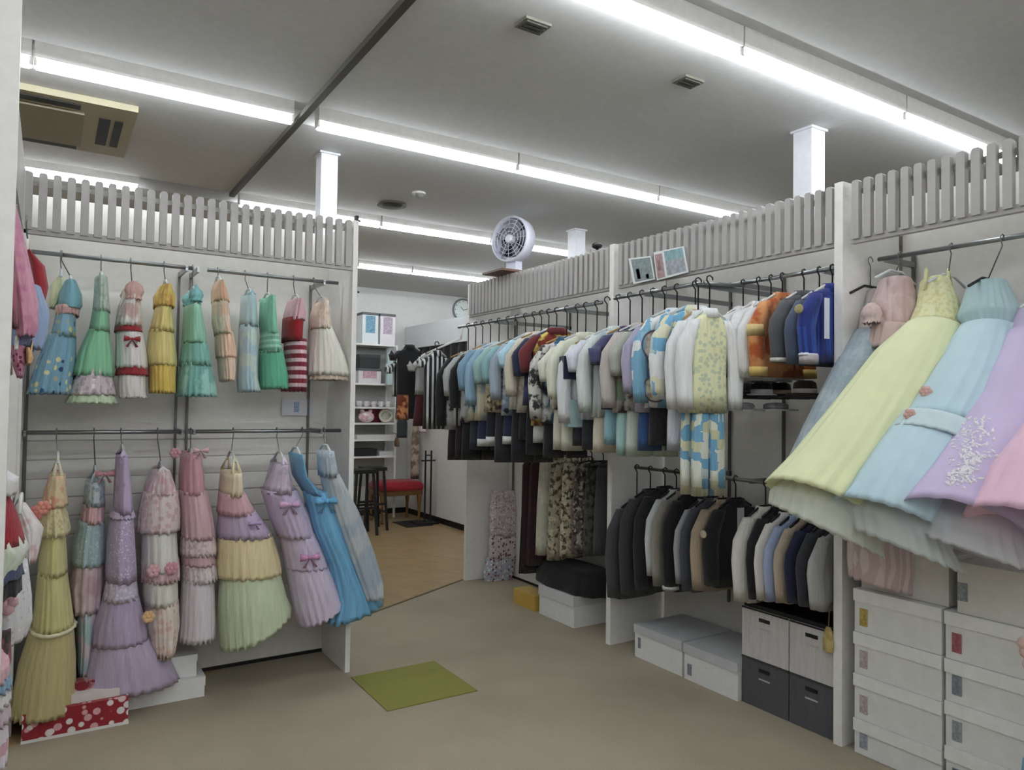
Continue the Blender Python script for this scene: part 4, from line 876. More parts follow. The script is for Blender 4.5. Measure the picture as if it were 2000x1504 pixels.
# vests on the sloping arm at the far end
G4 = 'garments on the sloping white arm'
SL = [(778, 703, 775, 2.60, 5.80, 'white and black striped slim vest at the far tip of the sloping arm', fab('bfc2c4', '26282c', 'stripev', 34), None, 0.05),
      (800, 678, 818, 2.62, 5.66, 'black sleeveless coat with orange flame hem on the sloping arm', fab('14151a'), None, 0.11),
      (832, 698, 832, 2.66, 5.45, 'grey waistcoat over dark red skirt on the sloping arm', fab('8f8e8a'), 'skirt', 0.09),
      (853, 690, 838, 2.69, 5.28, 'black and white trimmed top where the sloping arm begins', fab('1a1b1f', 'b9bcbd', 'stripev', 26), None, 0.1)]
for (px, yt, yb, x, y, lab, mt, ex, a) in SL:
    zt0 = hit(px, yt, 1, y).z; zb0 = hit(px, yb, 1, y).z; xx = hit(px, yt, 1, y).x
    T = jacket('vest', lab, 'vest', G4, xx, y, 1.86+(5.85-y)*0.213, zt0, zb0 if not ex else zt0-(zt0-zb0)*0.55, mt, b=0.035, a=a, sl_len=0.12, sl_r=0.03, collar=mt, hmat=HW)
    if ex: cloth_loft(T, 'skirt', fab('4d1420'), [(Vector((xx, y, zt0-(zt0-zb0)*0.5)), Vector((a*0.9, 0, 0)), Vector((0, 0.035, 0))), (Vector((xx, y, zb0)), Vector((a*1.2, 0, 0)), Vector((0, 0.045, 0)))], 7, 0.06, n=28)
    if 'orange' in lab:
        cloth_loft(T, 'flame_panel', fab('c8641c', '7a2f12', 'blotch', 18), [(Vector((xx-0.055, y-0.015, zb0+0.2)), Vector((0.05, 0, 0)), Vector((0, 0.03, 0))), (Vector((xx-0.06, y-0.015, zb0-0.01)), Vector((0.055, 0, 0)), Vector((0, 0.034, 0)))], 4, 0.08, n=20)
# rear rail of the middle unit
JX = 3.06; JE = JX-0.19
G5 = 'jackets on the rear upper rail'
js = [(1402, 598, 745, 'white satin jacket with black cuffs, leftmost of the white three', fab('d6d5d6', rough=0.5), (fab('17171b'), 0.02, 0.03), None),
      (1432, 588, 742, 'white jacket in the middle of the white three', fab('dad9db', rough=0.5), (fab('2c2c30'), 0.01, 0.02), None),
      (1456, 582, 738, 'white jacket beside the orange happi coat', fab('d8d6d8', rough=0.5), None, None),
      (1478, 570, 735, 'orange happi coat with yellow bands', fab('cd6a1a', 'b8511c', 'blotch', 8), (fab('d5a832'), 0.0, 0.045), fab('d8b04a')),
      (1520, 566, 708, 'charcoal grey blazer beside the orange coat', fab('4f4f54'), (fab('b9b6b2'), 0.0, 0.02), None),
      (1550, 566, 712, 'slate blue-grey blazer on the rear rail', fab('45526a'), None, None),
      (1580, 556, 705, 'royal blue uniform jacket with gold badge and white hem stripe', fab('1f48a8'), (fab('c7cbe0'), 0.02, 0.012), fab('8c7a3c')),
      (1612, 546, 705, 'deep blue coat next to the white post', fab('172a80'), (fab('9f8f9c'), -0.01, 0.04), None)]
JB = spacing([max(hit(j[0], j[1], 0, JE).y, 2.07) for j in js], 0.014, 0.034)
for (px, yt, yb, lab, mt, band, badge), bb in zip(js, JB):
    p = hit(px, yt, 0, JE); q = hit(px, yb, 0, JE)
    T = jacket('jacket', lab, 'jacket', G5, JX, max(p.y, 2.07), 2.155, p.z-0.01, q.z, mt, b=bb, a=0.15, sl_len=p.z-q.z-0.01, sl_r=0.052, collar=mt, hmat=HW, band=band, badge=badge if badge and 'royal' in lab else None, hem=None)
    if lab.startswith('orange'):
        so = [c for c in T.children if c.name.startswith('sleeve')][0]
        cloth_loft(so, 'upper_band', fab('d9b25a'), [(Vector((JX-0.2, p.y-0.004, p.z-0.16)), Vector((0.0535, 0, 0)), Vector((0, bb*1.16, 0))), (Vector((JX-0.2, p.y-0.006, p.z-0.215)), Vector((0.0535, 0, 0)), Vector((0, bb*1.16, 0)))], 0, 0, n=16, subdiv=1)
    if 'royal' in lab: part(T, 'white_lapel', MB().box(JX-0.145, JX-0.115, p.y-0.052, p.y-0.046, q.z+0.1, p.z-0.06), fab('d5d8ea'))
# lower suit rail
SXR = 3.16; SE = SXR-0.2
G6 = 'suit jackets on the lower rail'
ss = [(1196, 985, 1172, 'charcoal suit jacket at the far end of the lower rail', '48474c', None, None),
      (1222, 965, 1165, 'dark grey suit jacket second on the lower rail', '3a393d', None, None),
      (1250, 960, 1160, 'black jacket between dark grey and pale grey ones', '1c1c21', None, None),
      (1272, 965, 1130, 'pale silver-grey jacket on the lower rail', 'b3bab8', None, None),
      (1284, 968, 1150, 'taupe tweed jacket beside the silver-grey one', '77705f', None, None),
      (1306, 968, 1158, 'black velvet jacket with white cuff in the middle', '121218', 'c4c4c6', None),
      (1328, 985, 1146, 'silver piped grey jacket left of the slate one', '84868e', None, None),
      (1340, 982, 1160, 'slate grey jacket beside the tan one', '474a55', None, None),
      (1362, 985, 1158, 'tan jacket among the dark suits', '96795a', None, None),
      (1386, 985, 1150, 'black embroidered jacket with round beige badge', '15151a', None, 'b39a78'),
      (1444, 1000, 1180, 'cream white jacket standing out on the lower rail', 'd6d1c4', None, None),
      (1470, 1002, 1176, 'black tailcoat right of the cream jacket', '15161c', None, None),
      (1486, 1012, 1178, 'ivory jacket beside the light blue one', 'd8d0c6', None, None),
      (1504, 1018, 1180, 'light blue jacket on the lower rail', '7f96c8', None, None),
      (1524, 1022, 1182, 'camel beige jacket beside the light blue one', 'a98f72', None, None),
      (1545, 1026, 1184, 'navy jacket between camel and charcoal ones', '1c1f44', None, None),
      (1568, 1030, 1190, 'dark charcoal jacket right of the navy one', '32343c', None, None),
      (1594, 1040, 1198, 'light grey jacket with pale lace top, near the white post', '9a9a9a', None, None)]
SB = spacing([max(hit(j[0], j[1], 0, SE).y, 2.09) for j in ss], 0.014, 0.034)
for (px, yt, yb, lab, c, cuff, badge), bb in zip(ss, SB):
    p = hit(px, yt, 0, SE); q = hit(px, yb, 0, SE)
    jacket('suit_jacket', lab, 'jacket', G6, SXR, max(p.y, 2.09), 1.115, min(p.z, 1.05), q.z, fab(c), b=bb, a=0.15, sl_len=p.z-q.z-0.02, sl_r=0.052, collar=fab(c), hmat=HB, band=(fab(cuff), 0.0, 0.02) if cuff else None, badge=fab(badge) if badge else None, shirt=fab('cfcfd2') if c in ('15151a', '48474c') else None, buttons=HWOOD if c in ('1c1f44', '47535f') else None)
# far unit lower rail
TX = 3.17; TE = TX-0.15
G7 = 'trousers and robes on the far lower rail'
def robe(px, yt, yb, lab, mt, cat='robe', name='robe', a=0.15, b=0.05, folds=5, flare=1.15):
    p = hit(px, yt, 0, TE); q = hit(px, yb, 0, TE)
    T = thing(name, lab, cat, (TX, p.y, q.z), G7)
    hanger(T, (TX, p.y, 1.201), (TX, p.y, min(p.z, 1.15)+0.01), (a*0.8, 0, 0), HB, HB, 0.02)
    zt0 = min(p.z, 1.15)
    cloth_loft(T, 'cloth', mt, [(Vector((TX, p.y, zt0)), Vector((a*0.7, 0, 0)), Vector((0, b*0.8, 0))), (Vector((TX, p.y, zt0-0.06)), Vector((a, 0, 0)), Vector((0, b, 0))), (Vector((TX, p.y, (zt0+q.z)/2)), Vector((a*1.05, 0, 0)), Vector((0, b*1.05, 0))), (Vector((TX, p.y, q.z)), Vector((a*flare, 0, 0)), Vector((0, b*flare, 0)))], folds, 0.09, n=36, sq=0.8)
    return T
def trousers(px, yt, yb, lab, mt):
    p = hit(px, yt, 0, TE); q = hit(px, yb, 0, TE); zt0 = min(p.z, 1.14)
    T = thing('trousers', lab, 'trousers', (TX, p.y, q.z), G7)
    hanger(T, (TX, p.y, 1.201), (TX, p.y, zt0+0.012), (0.11, 0, 0), HB, HB, 0.01)
    part(T, 'waistband', MB().rings([ring_pts(Vector((TX, p.y, z)), Vector((0.13, 0, 0)), Vector((0, 0.035, 0)), 24) for z in (zt0, zt0-0.035)]), mt, True)
    for s in (-1, 1):
        cloth_loft(T, 'leg', mt, [(Vector((TX+s*0.055, p.y, zt0-0.03)), Vector((0.08, 0, 0)), Vector((0, 0.038, 0))), (Vector((TX+s*0.075, p.y, (zt0+q.z)/2)), Vector((0.078, 0, 0)), Vector((0, 0.045, 0))), (Vector((TX+s*0.085, p.y, q.z)), Vector((0.075, 0, 0)), Vector((0, 0.045, 0)))], 5, 0.07, n=22)
    return T
robe(1022, 893, 1120, 'black robe with maroon panel, leftmost on the far lower rail', fab('15141b', '35121f', 'stripev', 9))
robe(1036, 893, 1105, 'deep maroon robe beside the black one', fab('3a1020', '2a0d18', 'blotch', 6))
trousers(1052, 892, 1085, 'pale cream trousers left of the camouflage pair', fab('c9c5a8', 'b5b195', 'blotch', 12))
trousers(1074, 890, 1095, 'cream and brown camouflage trousers on the far lower rail', fab('b5a982', '5a4f38', 'camo', 26, '8d8160'))
trousers(1098, 895, 1090, 'tan camouflage trousers second of the printed pairs', fab('c3b48c', '4c4434', 'camo', 30, '948762'))
trousers(1122, 905, 1082, 'dark brown camouflage trousers third of the printed pairs', fab('5f564c', '2c2826', 'camo', 28, '8e8474'))
trousers(1144, 905, 1086, 'grey-green dark camouflage trousers near the panel', fab('4c4a44', '262523', 'camo', 26))
trousers(1164, 905, 1085, 'dark grey trousers next to the white dividing panel', fab('3c3d40'))
p = hit(1040, 1092, 0, 3.1); q = hit(1135, 1145, 0, 3.1)
T = thing('garment_bag', 'black cloth bundle lying on the large white box and the floor carton', 'bag', (3.2, (p.y+q.y)/2, zw+0.012))
cloth_loft(T, 'cloth', fab('0f1016'), [(Vector((3.22, 4.2, zw+0.16)), Vector((0.13, 0, 0)), Vector((0, 0.3, 0))), (Vector((3.22, 4.2, zw+0.08)), Vector((0.17, 0, 0)), Vector((0, 0.36, 0))), (Vector((3.22, 4.2, zw+0.013)), Vector((0.18, 0, 0)), Vector((0, 0.36, 0)))], 6, 0.04, sq=0.6, hem=False)
# bagged floral fabric against the end panel
y = 5.4
T = thing('bagged_kimono', 'clear bag of pink floral fabric leaning on the end panel', 'bag', hit(975, 1135, 1, y))
def fl(px, py): return hit(px, py, 1, y)
def rrow(py, xl, xr, b): L, R = fl(xl, py), fl(xr, py); return ((L+R)/2, (R-L)/2, Vector((0, b, 0)))
cloth_loft(T, 'upper_fold', fab('b5a3a6', '8d5f70', 'floral', 48, 'd5cfcd'), [rrow(958, 962, 1005, 0.03), rrow(1000, 958, 1010, 0.05), rrow(1050, 957, 1010, 0.05)], 4, 0.05, sq=0.7)
cloth_loft(T, 'lower_fold', fab('b7a9a8', '7d4c62', 'floral', 42, 'c9c4b4'), [rrow(1046, 957, 1010, 0.05), rrow(1095, 955, 1008, 0.055)], 4, 0.05, sq=0.7)
cloth_loft(T, 'base_fold', fab('8e95a6', '8d3340', 'floral', 42, 'cfd2d6'), [rrow(1090, 952, 1006, 0.055), rrow(1120, 946, 1000, 0.06), rrow(1138, 950, 992, 0.05)], 4, 0.05, sq=0.7)
# ------------------------------------------------------------------ hats and shoes shelf in the middle unit
T = thing('wire_shelf', 'black wire shelf below the white and orange jackets', 'shelf', (3.2, 2.35, 1.42))
HZ = hit(1500, 775, 0, 3.1).z
part(T, 'rod', MB().tube([(3.0, 2.05, HZ), (3.0, 2.72, HZ)], 0.006, 6), BLACKM)
for k in range(6): part(T, 'cross_rod', MB().tube([(3.0, 2.08+k*0.125, HZ-0.006), (3.43, 2.08+k*0.125, HZ-0.006)], 0.004, 5), BLACKM)
part(T, 'back_rod', MB().tube([(3.38, 2.05, HZ), (3.38, 2.72, HZ)], 0.005, 6), BLACKM)
G8 = 'hats on the wire shelf'
def hat(px, py, x, crown, band, brim, r, h, label, group=G8, brim_w=0.035, z=None):
    p = hit(px, py, 0, x); z = HZ+0.008 if z is None else z; c = Vector((x, p.y, z))
    T = thing('hat', label, 'hat', c, group)
    part(T, 'crown', MB().lathe(c, (0, 0, 1), [(0.006, r*0.98), (h*0.5, r), (h*0.85, r*0.92), (h, r*0.6), (h*1.02, r*0.1)], 20), crown, True)
    part(T, 'band', MB().lathe(c, (0, 0, 1), [(0.008, r*1.02), (0.03, r*1.03), (0.032, r*0.9)], 20), band, True)
    part(T, 'brim', MB().lathe(c, (0, 0, 1), [(0.0, r*0.9), (0.0, r+brim_w), (0.007, r+brim_w), (0.009, r*0.9)], 24), brim, True)
hat(1428, 760, 3.08, fab('d0cfcc'), blk, fab('1c1c20'), 0.055, 0.07, 'white peaked cap with black band, left end of the wire shelf', brim_w=0.015)
hat(1456, 760, 3.26, fab('2a2a2e'), fab('4c4c50'), fab('242428'), 0.05, 0.075, 'black top hat beside the white peaked cap')
hat(1488, 762, 3.12, fab('1d1c2b'), fab('d8d8d8'), fab('d3d3d4'), 0.055, 0.065, 'navy cap with white brim on the wire shelf', brim_w=0.02)
hat(1524, 764, 3.28, fab('1a1a1d'), fab('b9a37c'), fab('151518'), 0.055, 0.07, 'black hat with tan band right of the navy cap')
hat(1572, 764, 3.1, fab('2b1a18'), fab('9a8c84'), fab('1f1413'), 0.055, 0.07, 'dark brown hat near the blue coats')
hat(1450, 808, 3.1, fab('c5c4c2'), fab('a9a9a8'), fab('d0cfcd'), 0.06, 0.045, 'white straw boater hanging under the shelf', 'pale hats under the wire shelf', 0.05, HZ-0.075)
hat(1515, 806, 3.14, fab('8f8f8e'), fab('77777a'), fab('9b9b9a'), 0.06, 0.04, 'grey boater hanging under the shelf, right of the white one', 'pale hats under the wire shelf', 0.05, HZ-0.07)
# gold pouch hanging by the post
p = hit(1625, 1250, 0, 3.02); T = thing('pouch', 'mustard gold pouch hanging in front of the grey cube by the post', 'pouch', p)
cy = max(p.y, 2.055)
def gr(z, a, b_): return ring_pts(Vector((3.015, cy, z)), Vector((b_, 0, 0)), Vector((0, a, 0)), 20, 5, 0.06)
zc = p.z
part(T, 'bag', MB().rings([gr(zc-0.06, 0.012, 0.008), gr(zc-0.052, 0.026, 0.014), gr(zc-0.01, 0.028, 0.016), gr(zc+0.035, 0.02, 0.012), gr(zc+0.055, 0.01, 0.006)]), fab('9a7a20', 'b89a3c', 'blotch', 30), True)
part(T, 'cord', MB().tube([(3.015, cy, zc+0.05), (3.02, cy, zc+0.12), (3.05, cy+0.005, zc+0.16)], 0.003, 5), fab('6d5a2a'), True)
# ------------------------------------------------------------------ fan on the far unit
fc = hit(1000, 468, 0, 3.08); ax = Vector((-0.95, -0.31, 0.02)).normalized(); side = Vector((0, 0, 1)).cross(ax).normalized()
T = thing('fan', 'round white wall fan on a small shelf above the far slats', 'fan', (fc.x, fc.y, fc.z-0.26))
FWH = plain('d3d5e2', 0.35)
R_ = 0.185
part(T, 'housing', MB().lathe(fc, ax, [(-0.09, R_*0.75), (-0.07, R_*0.97), (0.0, R_), (0.035, R_), (0.04, R_*0.93), (0.0, R_*0.9), (-0.06, R_*0.85)], 40), FWH, True)
part(T, 'rear_guard', MB().lathe(fc, -ax, [(0.06, R_*0.8), (0.12, R_*0.7), (0.15, R_*0.4), (0.155, 0.01)], 32), plain('b9bbc8', 0.4), True)
part(T, 'inner_disc', MB().lathe(fc, ax, [(-0.055, R_*0.84), (-0.05, 0.01)], 32), plain('5b5d66', 0.6), True)
upv = ax.cross(side)
for k in range(5):
    t = k*2*math.pi/5; d1 = side*math.cos(t)+upv*math.sin(t); d2 = -side*math.sin(t)+upv*math.cos(t); c = fc+ax*0.0
    part(T, 'blade', MB().rings([[c+d1*0.03-d2*0.015-ax*0.012, c+d1*0.03+d2*0.02+ax*0.012, c+d1*0.03+d2*0.022+ax*0.009, c+d1*0.03-d2*0.013-ax*0.015],
                                  [c+d1*0.10-d2*0.045-ax*0.02, c+d1*0.10+d2*0.05+ax*0.02, c+d1*0.10+d2*0.052+ax*0.017, c+d1*0.10-d2*0.043-ax*0.023],
                                  [c+d1*0.155-d2*0.03-ax*0.02, c+d1*0.15+d2*0.06+ax*0.016, c+d1*0.15+d2*0.061+ax*0.013, c+d1*0.155-d2*0.028-ax*0.023]]), plain('8f919c', 0.35), True)
part(T, 'hub', MB().lathe(fc, ax, [(-0.03, 0.035), (0.045, 0.034), (0.052, 0.025), (0.053, 0.005)], 20), plain('e2e3ea', 0.35), True)
for rr in (0.06, 0.09, 0.12, 0.15):
    pts = [fc+ax*0.038+(side*math.cos(t)+upv*math.sin(t))*rr for t in [k*math.pi/16 for k in range(33)]]
    part(T, 'grille_ring', MB().tube(pts, 0.0022, 4), FWH)
for k in range(12):
    t = k*math.pi/6; d1 = side*math.cos(t)+upv*math.sin(t)
    part(T, 'grille_spoke', MB().tube([fc+ax*0.042+d1*0.034, fc+ax*0.037+d1*R_*0.95], 0.002, 4), FWH)
sz = fc.z-0.262
part(T, 'neck', MB().obox((fc.x-ax.x*0.03, fc.y-ax.y*0.03, fc.z-0.20), side*0.05, ax*0.04, (0, 0, 0.055)), FWH)
part(T, 'foot', MB().lathe((fc.x-ax.x*0.03, fc.y-ax.y*0.03, sz+0.003), (0, 0, 1), [(0, 0.085), (0.012, 0.085), (0.02, 0.06)], 24), FWH)
ff = thing('fan_shelf', 'dark little shelf holding the white fan above the slats', 'shelf', (fc.x, fc.y, sz-0.02))
part(ff, 'board', MB().box(fc.x-0.17, fc.x+0.13, fc.y-0.13, fc.y+0.17, sz-0.016, sz), plain('6b4c3c', 0.5))
for s in (-0.1, 0.12): part(ff, 'leg', MB().box(3.062, 3.08, fc.y+s-0.01, fc.y+s+0.01, 2.3, sz-0.016), DARK)
# black dome camera behind the far slats
p = hit(1166, 480, 0, 3.22)
T = thing('security_camera', 'small black dome camera peeking above the far slats', 'camera', (p.x, p.y, p.z-0.1))
part(T, 'dome', MB().ball(p, 0.03, 14, (1.3, 1.3, 0.8)), BLACKM, True)
part(T, 'stem', MB().tube([(p.x, p.y, p.z-0.02), (p.x+0.02, p.y, p.z-0.1), (3.44, p.y, p.z-0.11)], 0.012, 8), BLACKM, True)
# ------------------------------------------------------------------ art cards leaning on the slats
def card(corners, lab, blobs, back):
    x = 3.012; P = [hit(a, b_, 0, x) for a, b_ in corners]      # TL TR BR BL
    T = thing('art_card', lab, 'picture', P[3], 'picture cards on the slats')
    o = Vector((-0.004, 0, 0)); mb = MB().add([p for p in P]+[p+o for p in P], [(0, 1, 2, 3), (7, 6, 5, 4), (0, 4, 5, 1), (1, 5, 6, 2), (2, 6, 7, 3), (3, 7, 4, 0)])
    part(T, 'board', mb, plain('dfe3e2', 0.4))
    for (u0, u1, v0, v1, mt) in blobs:
        def q(u, v, e): return P[0]*(1-u)*(1-v)+P[1]*u*(1-v)+P[2]*u*v+P[3]*(1-u)*v+Vector((e, 0, 0))
        cs_ = [(u0, v0), (u1, v0), (u1, v1), (u0, v1)]
        part(T, 'print', MB().add([q(u, v, -0.0045) for u, v in cs_]+[q(u, v, -0.006) for u, v in cs_], [(0, 1, 2, 3), (7, 6, 5, 4), (0, 4, 5, 1), (1, 5, 6, 2), (2, 6, 7, 3), (3, 7, 4, 0)]), mt)
card([(1228, 505), (1272, 500), (1280, 546), (1238, 555)], 'small teal-grey picture card, left of the two on the slats', [(0.12, 0.95, 0.06, 0.94, plain('7d8b8b', 0.5, 0, 0.2, 0, 40)), (0.25, 0.4, 0.45, 0.85, plain('3c4a52', 0.5)), (0.65, 0.78, 0.72, 0.9, plain('39454c', 0.5))], None)
card([(1277, 493), (1336, 481), (1345, 532), (1284, 548)], 'larger pink and blue picture card, right of the two on the slats', [(0.04, 0.28, 0.1, 0.95, plain('a9888a', 0.5, 0, 0.2, 0, 40)), (0.1, 0.2, 0.3, 0.7, plain('6e5450', 0.5)), (0.36, 0.95, 0.05, 0.4, plain('7fa3a8', 0.5, 0, 0.2, 0, 40)), (0.36, 0.95, 0.4, 0.92, plain('9a9fa6', 0.5, 0, 0.25, 0, 50))], None)
# notice and light switch hung on the left unit back panel
p0 = hit(553, 778, 1, 4.33); p1 = hit(612, 812, 1, 4.33)
T = thing('notice', 'white notice card with pale print behind the red striped dress', 'notice', (p0.x, 4.35, p1.z))
part(T, 'card', MB().box(p0.x, p1.x, 4.352, 4.357, p1.z, p0.z), plain('d3d5dc', 0.4))
part(T, 'print', MB().box(p0.x+0.07, p0.x+0.1, 4.350, 4.352, p1.z+0.02, p0.z-0.02), plain('93a4c4', 0.5, 0, 0.2, 0, 90))
# ------------------------------------------------------------------ back room
BX = 4.2
T = thing('fitting_booth', 'white fitting booth wall in the back room with boxed top', 'booth', (4.25, 8.0, 0))
part(T, 'panel', MB().box(BX, BX+0.05, 6.2, Y1-0.02, 0.0, 2.245), WHITE)
vt = hit(800, 646, 0, BX-0.04).z
part(T, 'valance', MB().box(BX-0.06, BX+0.2, 6.2, Y1-0.02, 2.245, vt+0.05), plain('e2e6e8', 0.5))
part(T, 'skirting', MB().box(BX-0.012, BX, 6.2, Y1-0.02, 0.0, 0.07), BLACK)
T = thing('curtain', 'short black curtain hanging below the white boxed top in the back room', 'curtain', (BX-0.04, 8.0, 1.4))
mb = MB(); n = 80; zs = [2.24, 1.9, 1.6, 1.35]
vs = [(BX-0.05+0.018*math.sin(k*0.9), 7.0+k*(2.25/n), z) for z in zs for k in range(n+1)]
fs = [(r*(n+1)+k, r*(n+1)+k+1, (r+1)*(n+1)+k+1, (r+1)*(n+1)+k) for r in range(3) for k in range(n)]
part(T, 'cloth', mb.add(vs, fs), fab('121216'), True)
part(T, 'curtain_rod', MB().tube([(BX-0.05, 6.95, 2.236), (BX-0.05, 9.3, 2.236)], 0.008, 8), BLACKM)
# tan and dark garments at the booth corner
G9 = 'garments by the booth'
for (px, yt, yb, w_, mt, lab) in [(812, 815, 935, 0.06, fab('a38a70', '7d6650', 'blotch', 10), 'tan shaggy scarf hanging by the booth corner'), (786, 800, 855, 0.07, fab('2e3a3c'), 'dark green cloth bag hanging by the shelf rack'), (826, 812, 845, 0.05, fab('c9a9b4'), 'pale pink pompom cloth beside the tan scarf'), (775, 855, 872, 0.03, fab('6b4c34'), 'small brown leather tag below the shelf rack')]:
    p = hit(px, yt, 0, 4.09) if px > 800 else hit(px, yt, 1, 8.8); y = p.y; q = hit(px, yb, 1, y)
    T = thing('cloth', lab, 'cloth', (p.x, y, q.z), G9)
    cloth_loft(T, 'drape', mt, [(Vector((p.x, y, p.z)), Vector((w_*0.5, 0, 0)), Vector((0, 0.03, 0))), (Vector((p.x, y, (p.z+q.z)/2)), Vector((w_, 0, 0)), Vector((0, 0.05, 0))), (Vector((p.x, y, q.z)), Vector((w_*0.9, 0, 0)), Vector((0, 0.05, 0)))], 5, 0.09, n=24)
    part(T, 'loop', MB().tube([(p.x, y, p.z), (p.x, y, p.z+0.05), (4.195 if px > 800 else p.x, y if px > 800 else 8.975, p.z+0.06)], 0.004, 5), DARK)
# straw hat on the arm end
p = hit(815, 695, 1, 5.9); T = thing('straw_hat', 'cream straw hat with brown band at the end of the sloping arm', 'hat', p)
part(T, 'brim', MB().lathe(p, (0.1, -0.3, 1), [(0, 0.09), (0.0, 0.05), (0.008, 0.05), (0.006, 0.09)], 24), plain('ddd5c4', 0.7), True)
part(T, 'crown', MB().lathe(p, (0.1, -0.3, 1), [(0.0, 0.052), (0.03, 0.048), (0.04, 0.02)], 20), plain('6b5340', 0.7), True)
# shelf rack
sx0, sx1 = 2.7, hit(772, 800, 1, 9.0).x; SYF, SYB = 8.98, 9.33
T = thing('shelf_rack', 'white shelving rack against the back wall with many levels', 'shelf', ((sx0+sx1)/2, 9.15, 0))
lev = [hit(735, y, 1, SYF).z for y in (672, 749, 795, 826, 858, 891)]
tops = hit(735, 600, 1, SYF).z
for x in (sx0, sx1):
    for y in (SYF+0.01, SYB-0.01): part(T, 'upright', MB().box(x-0.012, x+0.012, y-0.012, y+0.012, 0, lev[0]), WHITE)
for z in lev: part(T, 'shelf_board', MB().box(sx0, sx1, SYF, SYB, z-0.022, z), WHITE)
part(T, 'back', MB().box(sx0, sx1, SYB-0.004, SYB, 0.4, lev[0]), plain('a9aaa6', 0.6))
def onshelf(px0, px1, li, h, mt, label, name, cat, y=9.02, d=0.2, trim=None, grp='things on the back shelves'):
    a = hit(px0, 740, 1, y).x; b_ = hit(px1, 740, 1, y).x; z = lev[li]+0.001
    T = thing(name, label, cat, ((a+b_)/2, y, z), grp)
    part(T, 'body', MB().box(a, b_, y, y+d, z, z+h), mt)
    if trim: part(T, 'front_print', MB().box(a+(b_-a)*0.2, b_-(b_-a)*0.2, y-0.004, y, z+h*0.35, z+h*0.9), trim)
    part(T, 'lid', MB().box(a-0.004, b_+0.004, y-0.005, y+d, z+h-0.03, z+h+0.004), mt if not trim else plain('55585b', 0.5))
    return T
hh = hit(735, 612, 1, 9.02).z-lev[0]
onshelf(706, 737, 0, hh, plain('dfe5e6', 0.5), 'white upright box with blue print on the rack top', 'upright_box', 'box', trim=plain('6f9cb4', 0.5, 0, 0.25, 0, 40))
onshelf(741, 770, 0, hh, plain('e3dfe3', 0.5), 'white upright box with mauve print on the rack top', 'upright_box', 'box', trim=plain('b3a3b4', 0.5, 0, 0.25, 0, 40))
onshelf(700, 744, 1, 0.19, plain('d6d2d4', 0.5), 'white-pink flat box on the second rack shelf', 'flat_box', 'box', trim=plain('c49aa4', 0.5, 0, 0.3, 0, 30))
z = lev[1]+0.2
a = hit(702, 720, 1, 9.03).x; b_ = hit(742, 720, 1, 9.03).x
T = thing('dark_case', 'dark green-black case standing on the flat box in the rack', 'case', ((a+b_)/2, 9.05, z))
part(T, 'body', MB().box(a, b_, 9.03, 9.22, z, z+0.17), plain('23292a', 0.5)); part(T, 'lid', MB().box(a-0.004, b_+0.004, 9.025, 9.225, z+0.13, z+0.176), plain('2f3938', 0.5))
p = hit(762, 715, 1, 8.99); T = thing('paper_bag', 'pale mint paper bag hanging at the rack side', 'bag', p)
part(T, 'bag', MB().box(p.x-0.075, p.x+0.07, 8.9, 8.96, hit(762, 752, 1, 8.95).z, hit(762, 690, 1, 8.95).z), plain('b5c9c9', 0.6))
part(T, 'handle', MB().tube([(p.x-0.04, 8.93, hit(762, 690, 1, 8.95).z), (p.x-0.03, 8.95, lev[0]-0.05), (p.x+0.03, 8.95, lev[0]-0.05), (p.x+0.04, 8.93, hit(762, 690, 1, 8.95).z)], 0.005, 5), plain('98a8a8', 0.6))
for k in range(5):
    px = 702+k*14; p = hit(px, 785, 1, 9.06); z = lev[2]+0.001
    T = thing('cup', 'small white cup, number %s from the left on the third rack shelf' % ['one', 'two', 'three', 'four', 'five'][k], 'cup', (p.x, 9.06, z), 'white cups on the rack')
    part(T, 'bowl', MB().lathe((p.x, 9.06, z), (0, 0, 1), [(0, 0.022), (0.01, 0.03), (0.07, 0.04), (0.075, 0.036), (0.03, 0.026)], 16), plain('d6cfd0', 0.4, 0, 0.1, 0, 60), True)
    part(T, 'handle', MB().tube([(p.x+0.036, 9.06, z+0.06), (p.x+0.06, 9.06, z+0.045), (p.x+0.032, 9.06, z+0.02)], 0.005, 6), plain('d6cfd0', 0.4), True)
z = lev[3]+0.001
p = hit(716, 812, 1, 9.06); T = thing('plush_bag', 'pink and white plush bag on the fourth rack shelf', 'plush bag', (p.x, 9.06, z))
part(T, 'body', MB().ball((p.x, 9.07, z+0.075), 0.09, 14, (1.2, 0.9, 0.83)), fab('cf8f9c', 'e0d3d2', 'blotch', 16), True); part(T, 'ear', MB().ball((p.x-0.06, 9.06, z+0.15), 0.03, 10), fab('d8a4ac'), True); part(T, 'ear', MB().ball((p.x+0.05, 9.06, z+0.15), 0.03, 10), fab('d8a4ac'), True)
p = hit(754, 812, 1, 9.06); T = thing('plush_basket', 'round cream wreath basket on the fourth rack shelf', 'basket', (p.x, 9.06, z))
part(T, 'ring', MB().tube([(p.x+0.085*math.cos(t), 9.06, z+0.092+0.072*math.sin(t)) for t in [k*math.pi/12 for k in range(25)]], 0.02, 8), plain('cfcabb', 0.8, 0, 0.1, 0.3, 60), True)
part(T, 'centre', MB().lathe((p.x, 9.07, z+0.092), (0, -1, 0), [(0, 0.07), (0.01, 0.06), (0.015, 0.01)], 18), plain('b5b2a6', 0.8), True)
p = hit(723, 812, 1, 9.16); T = thing('red_box', 'dark red box behind the plush bag on the rack', 'box', (p.x+0.06, 9.2, z))
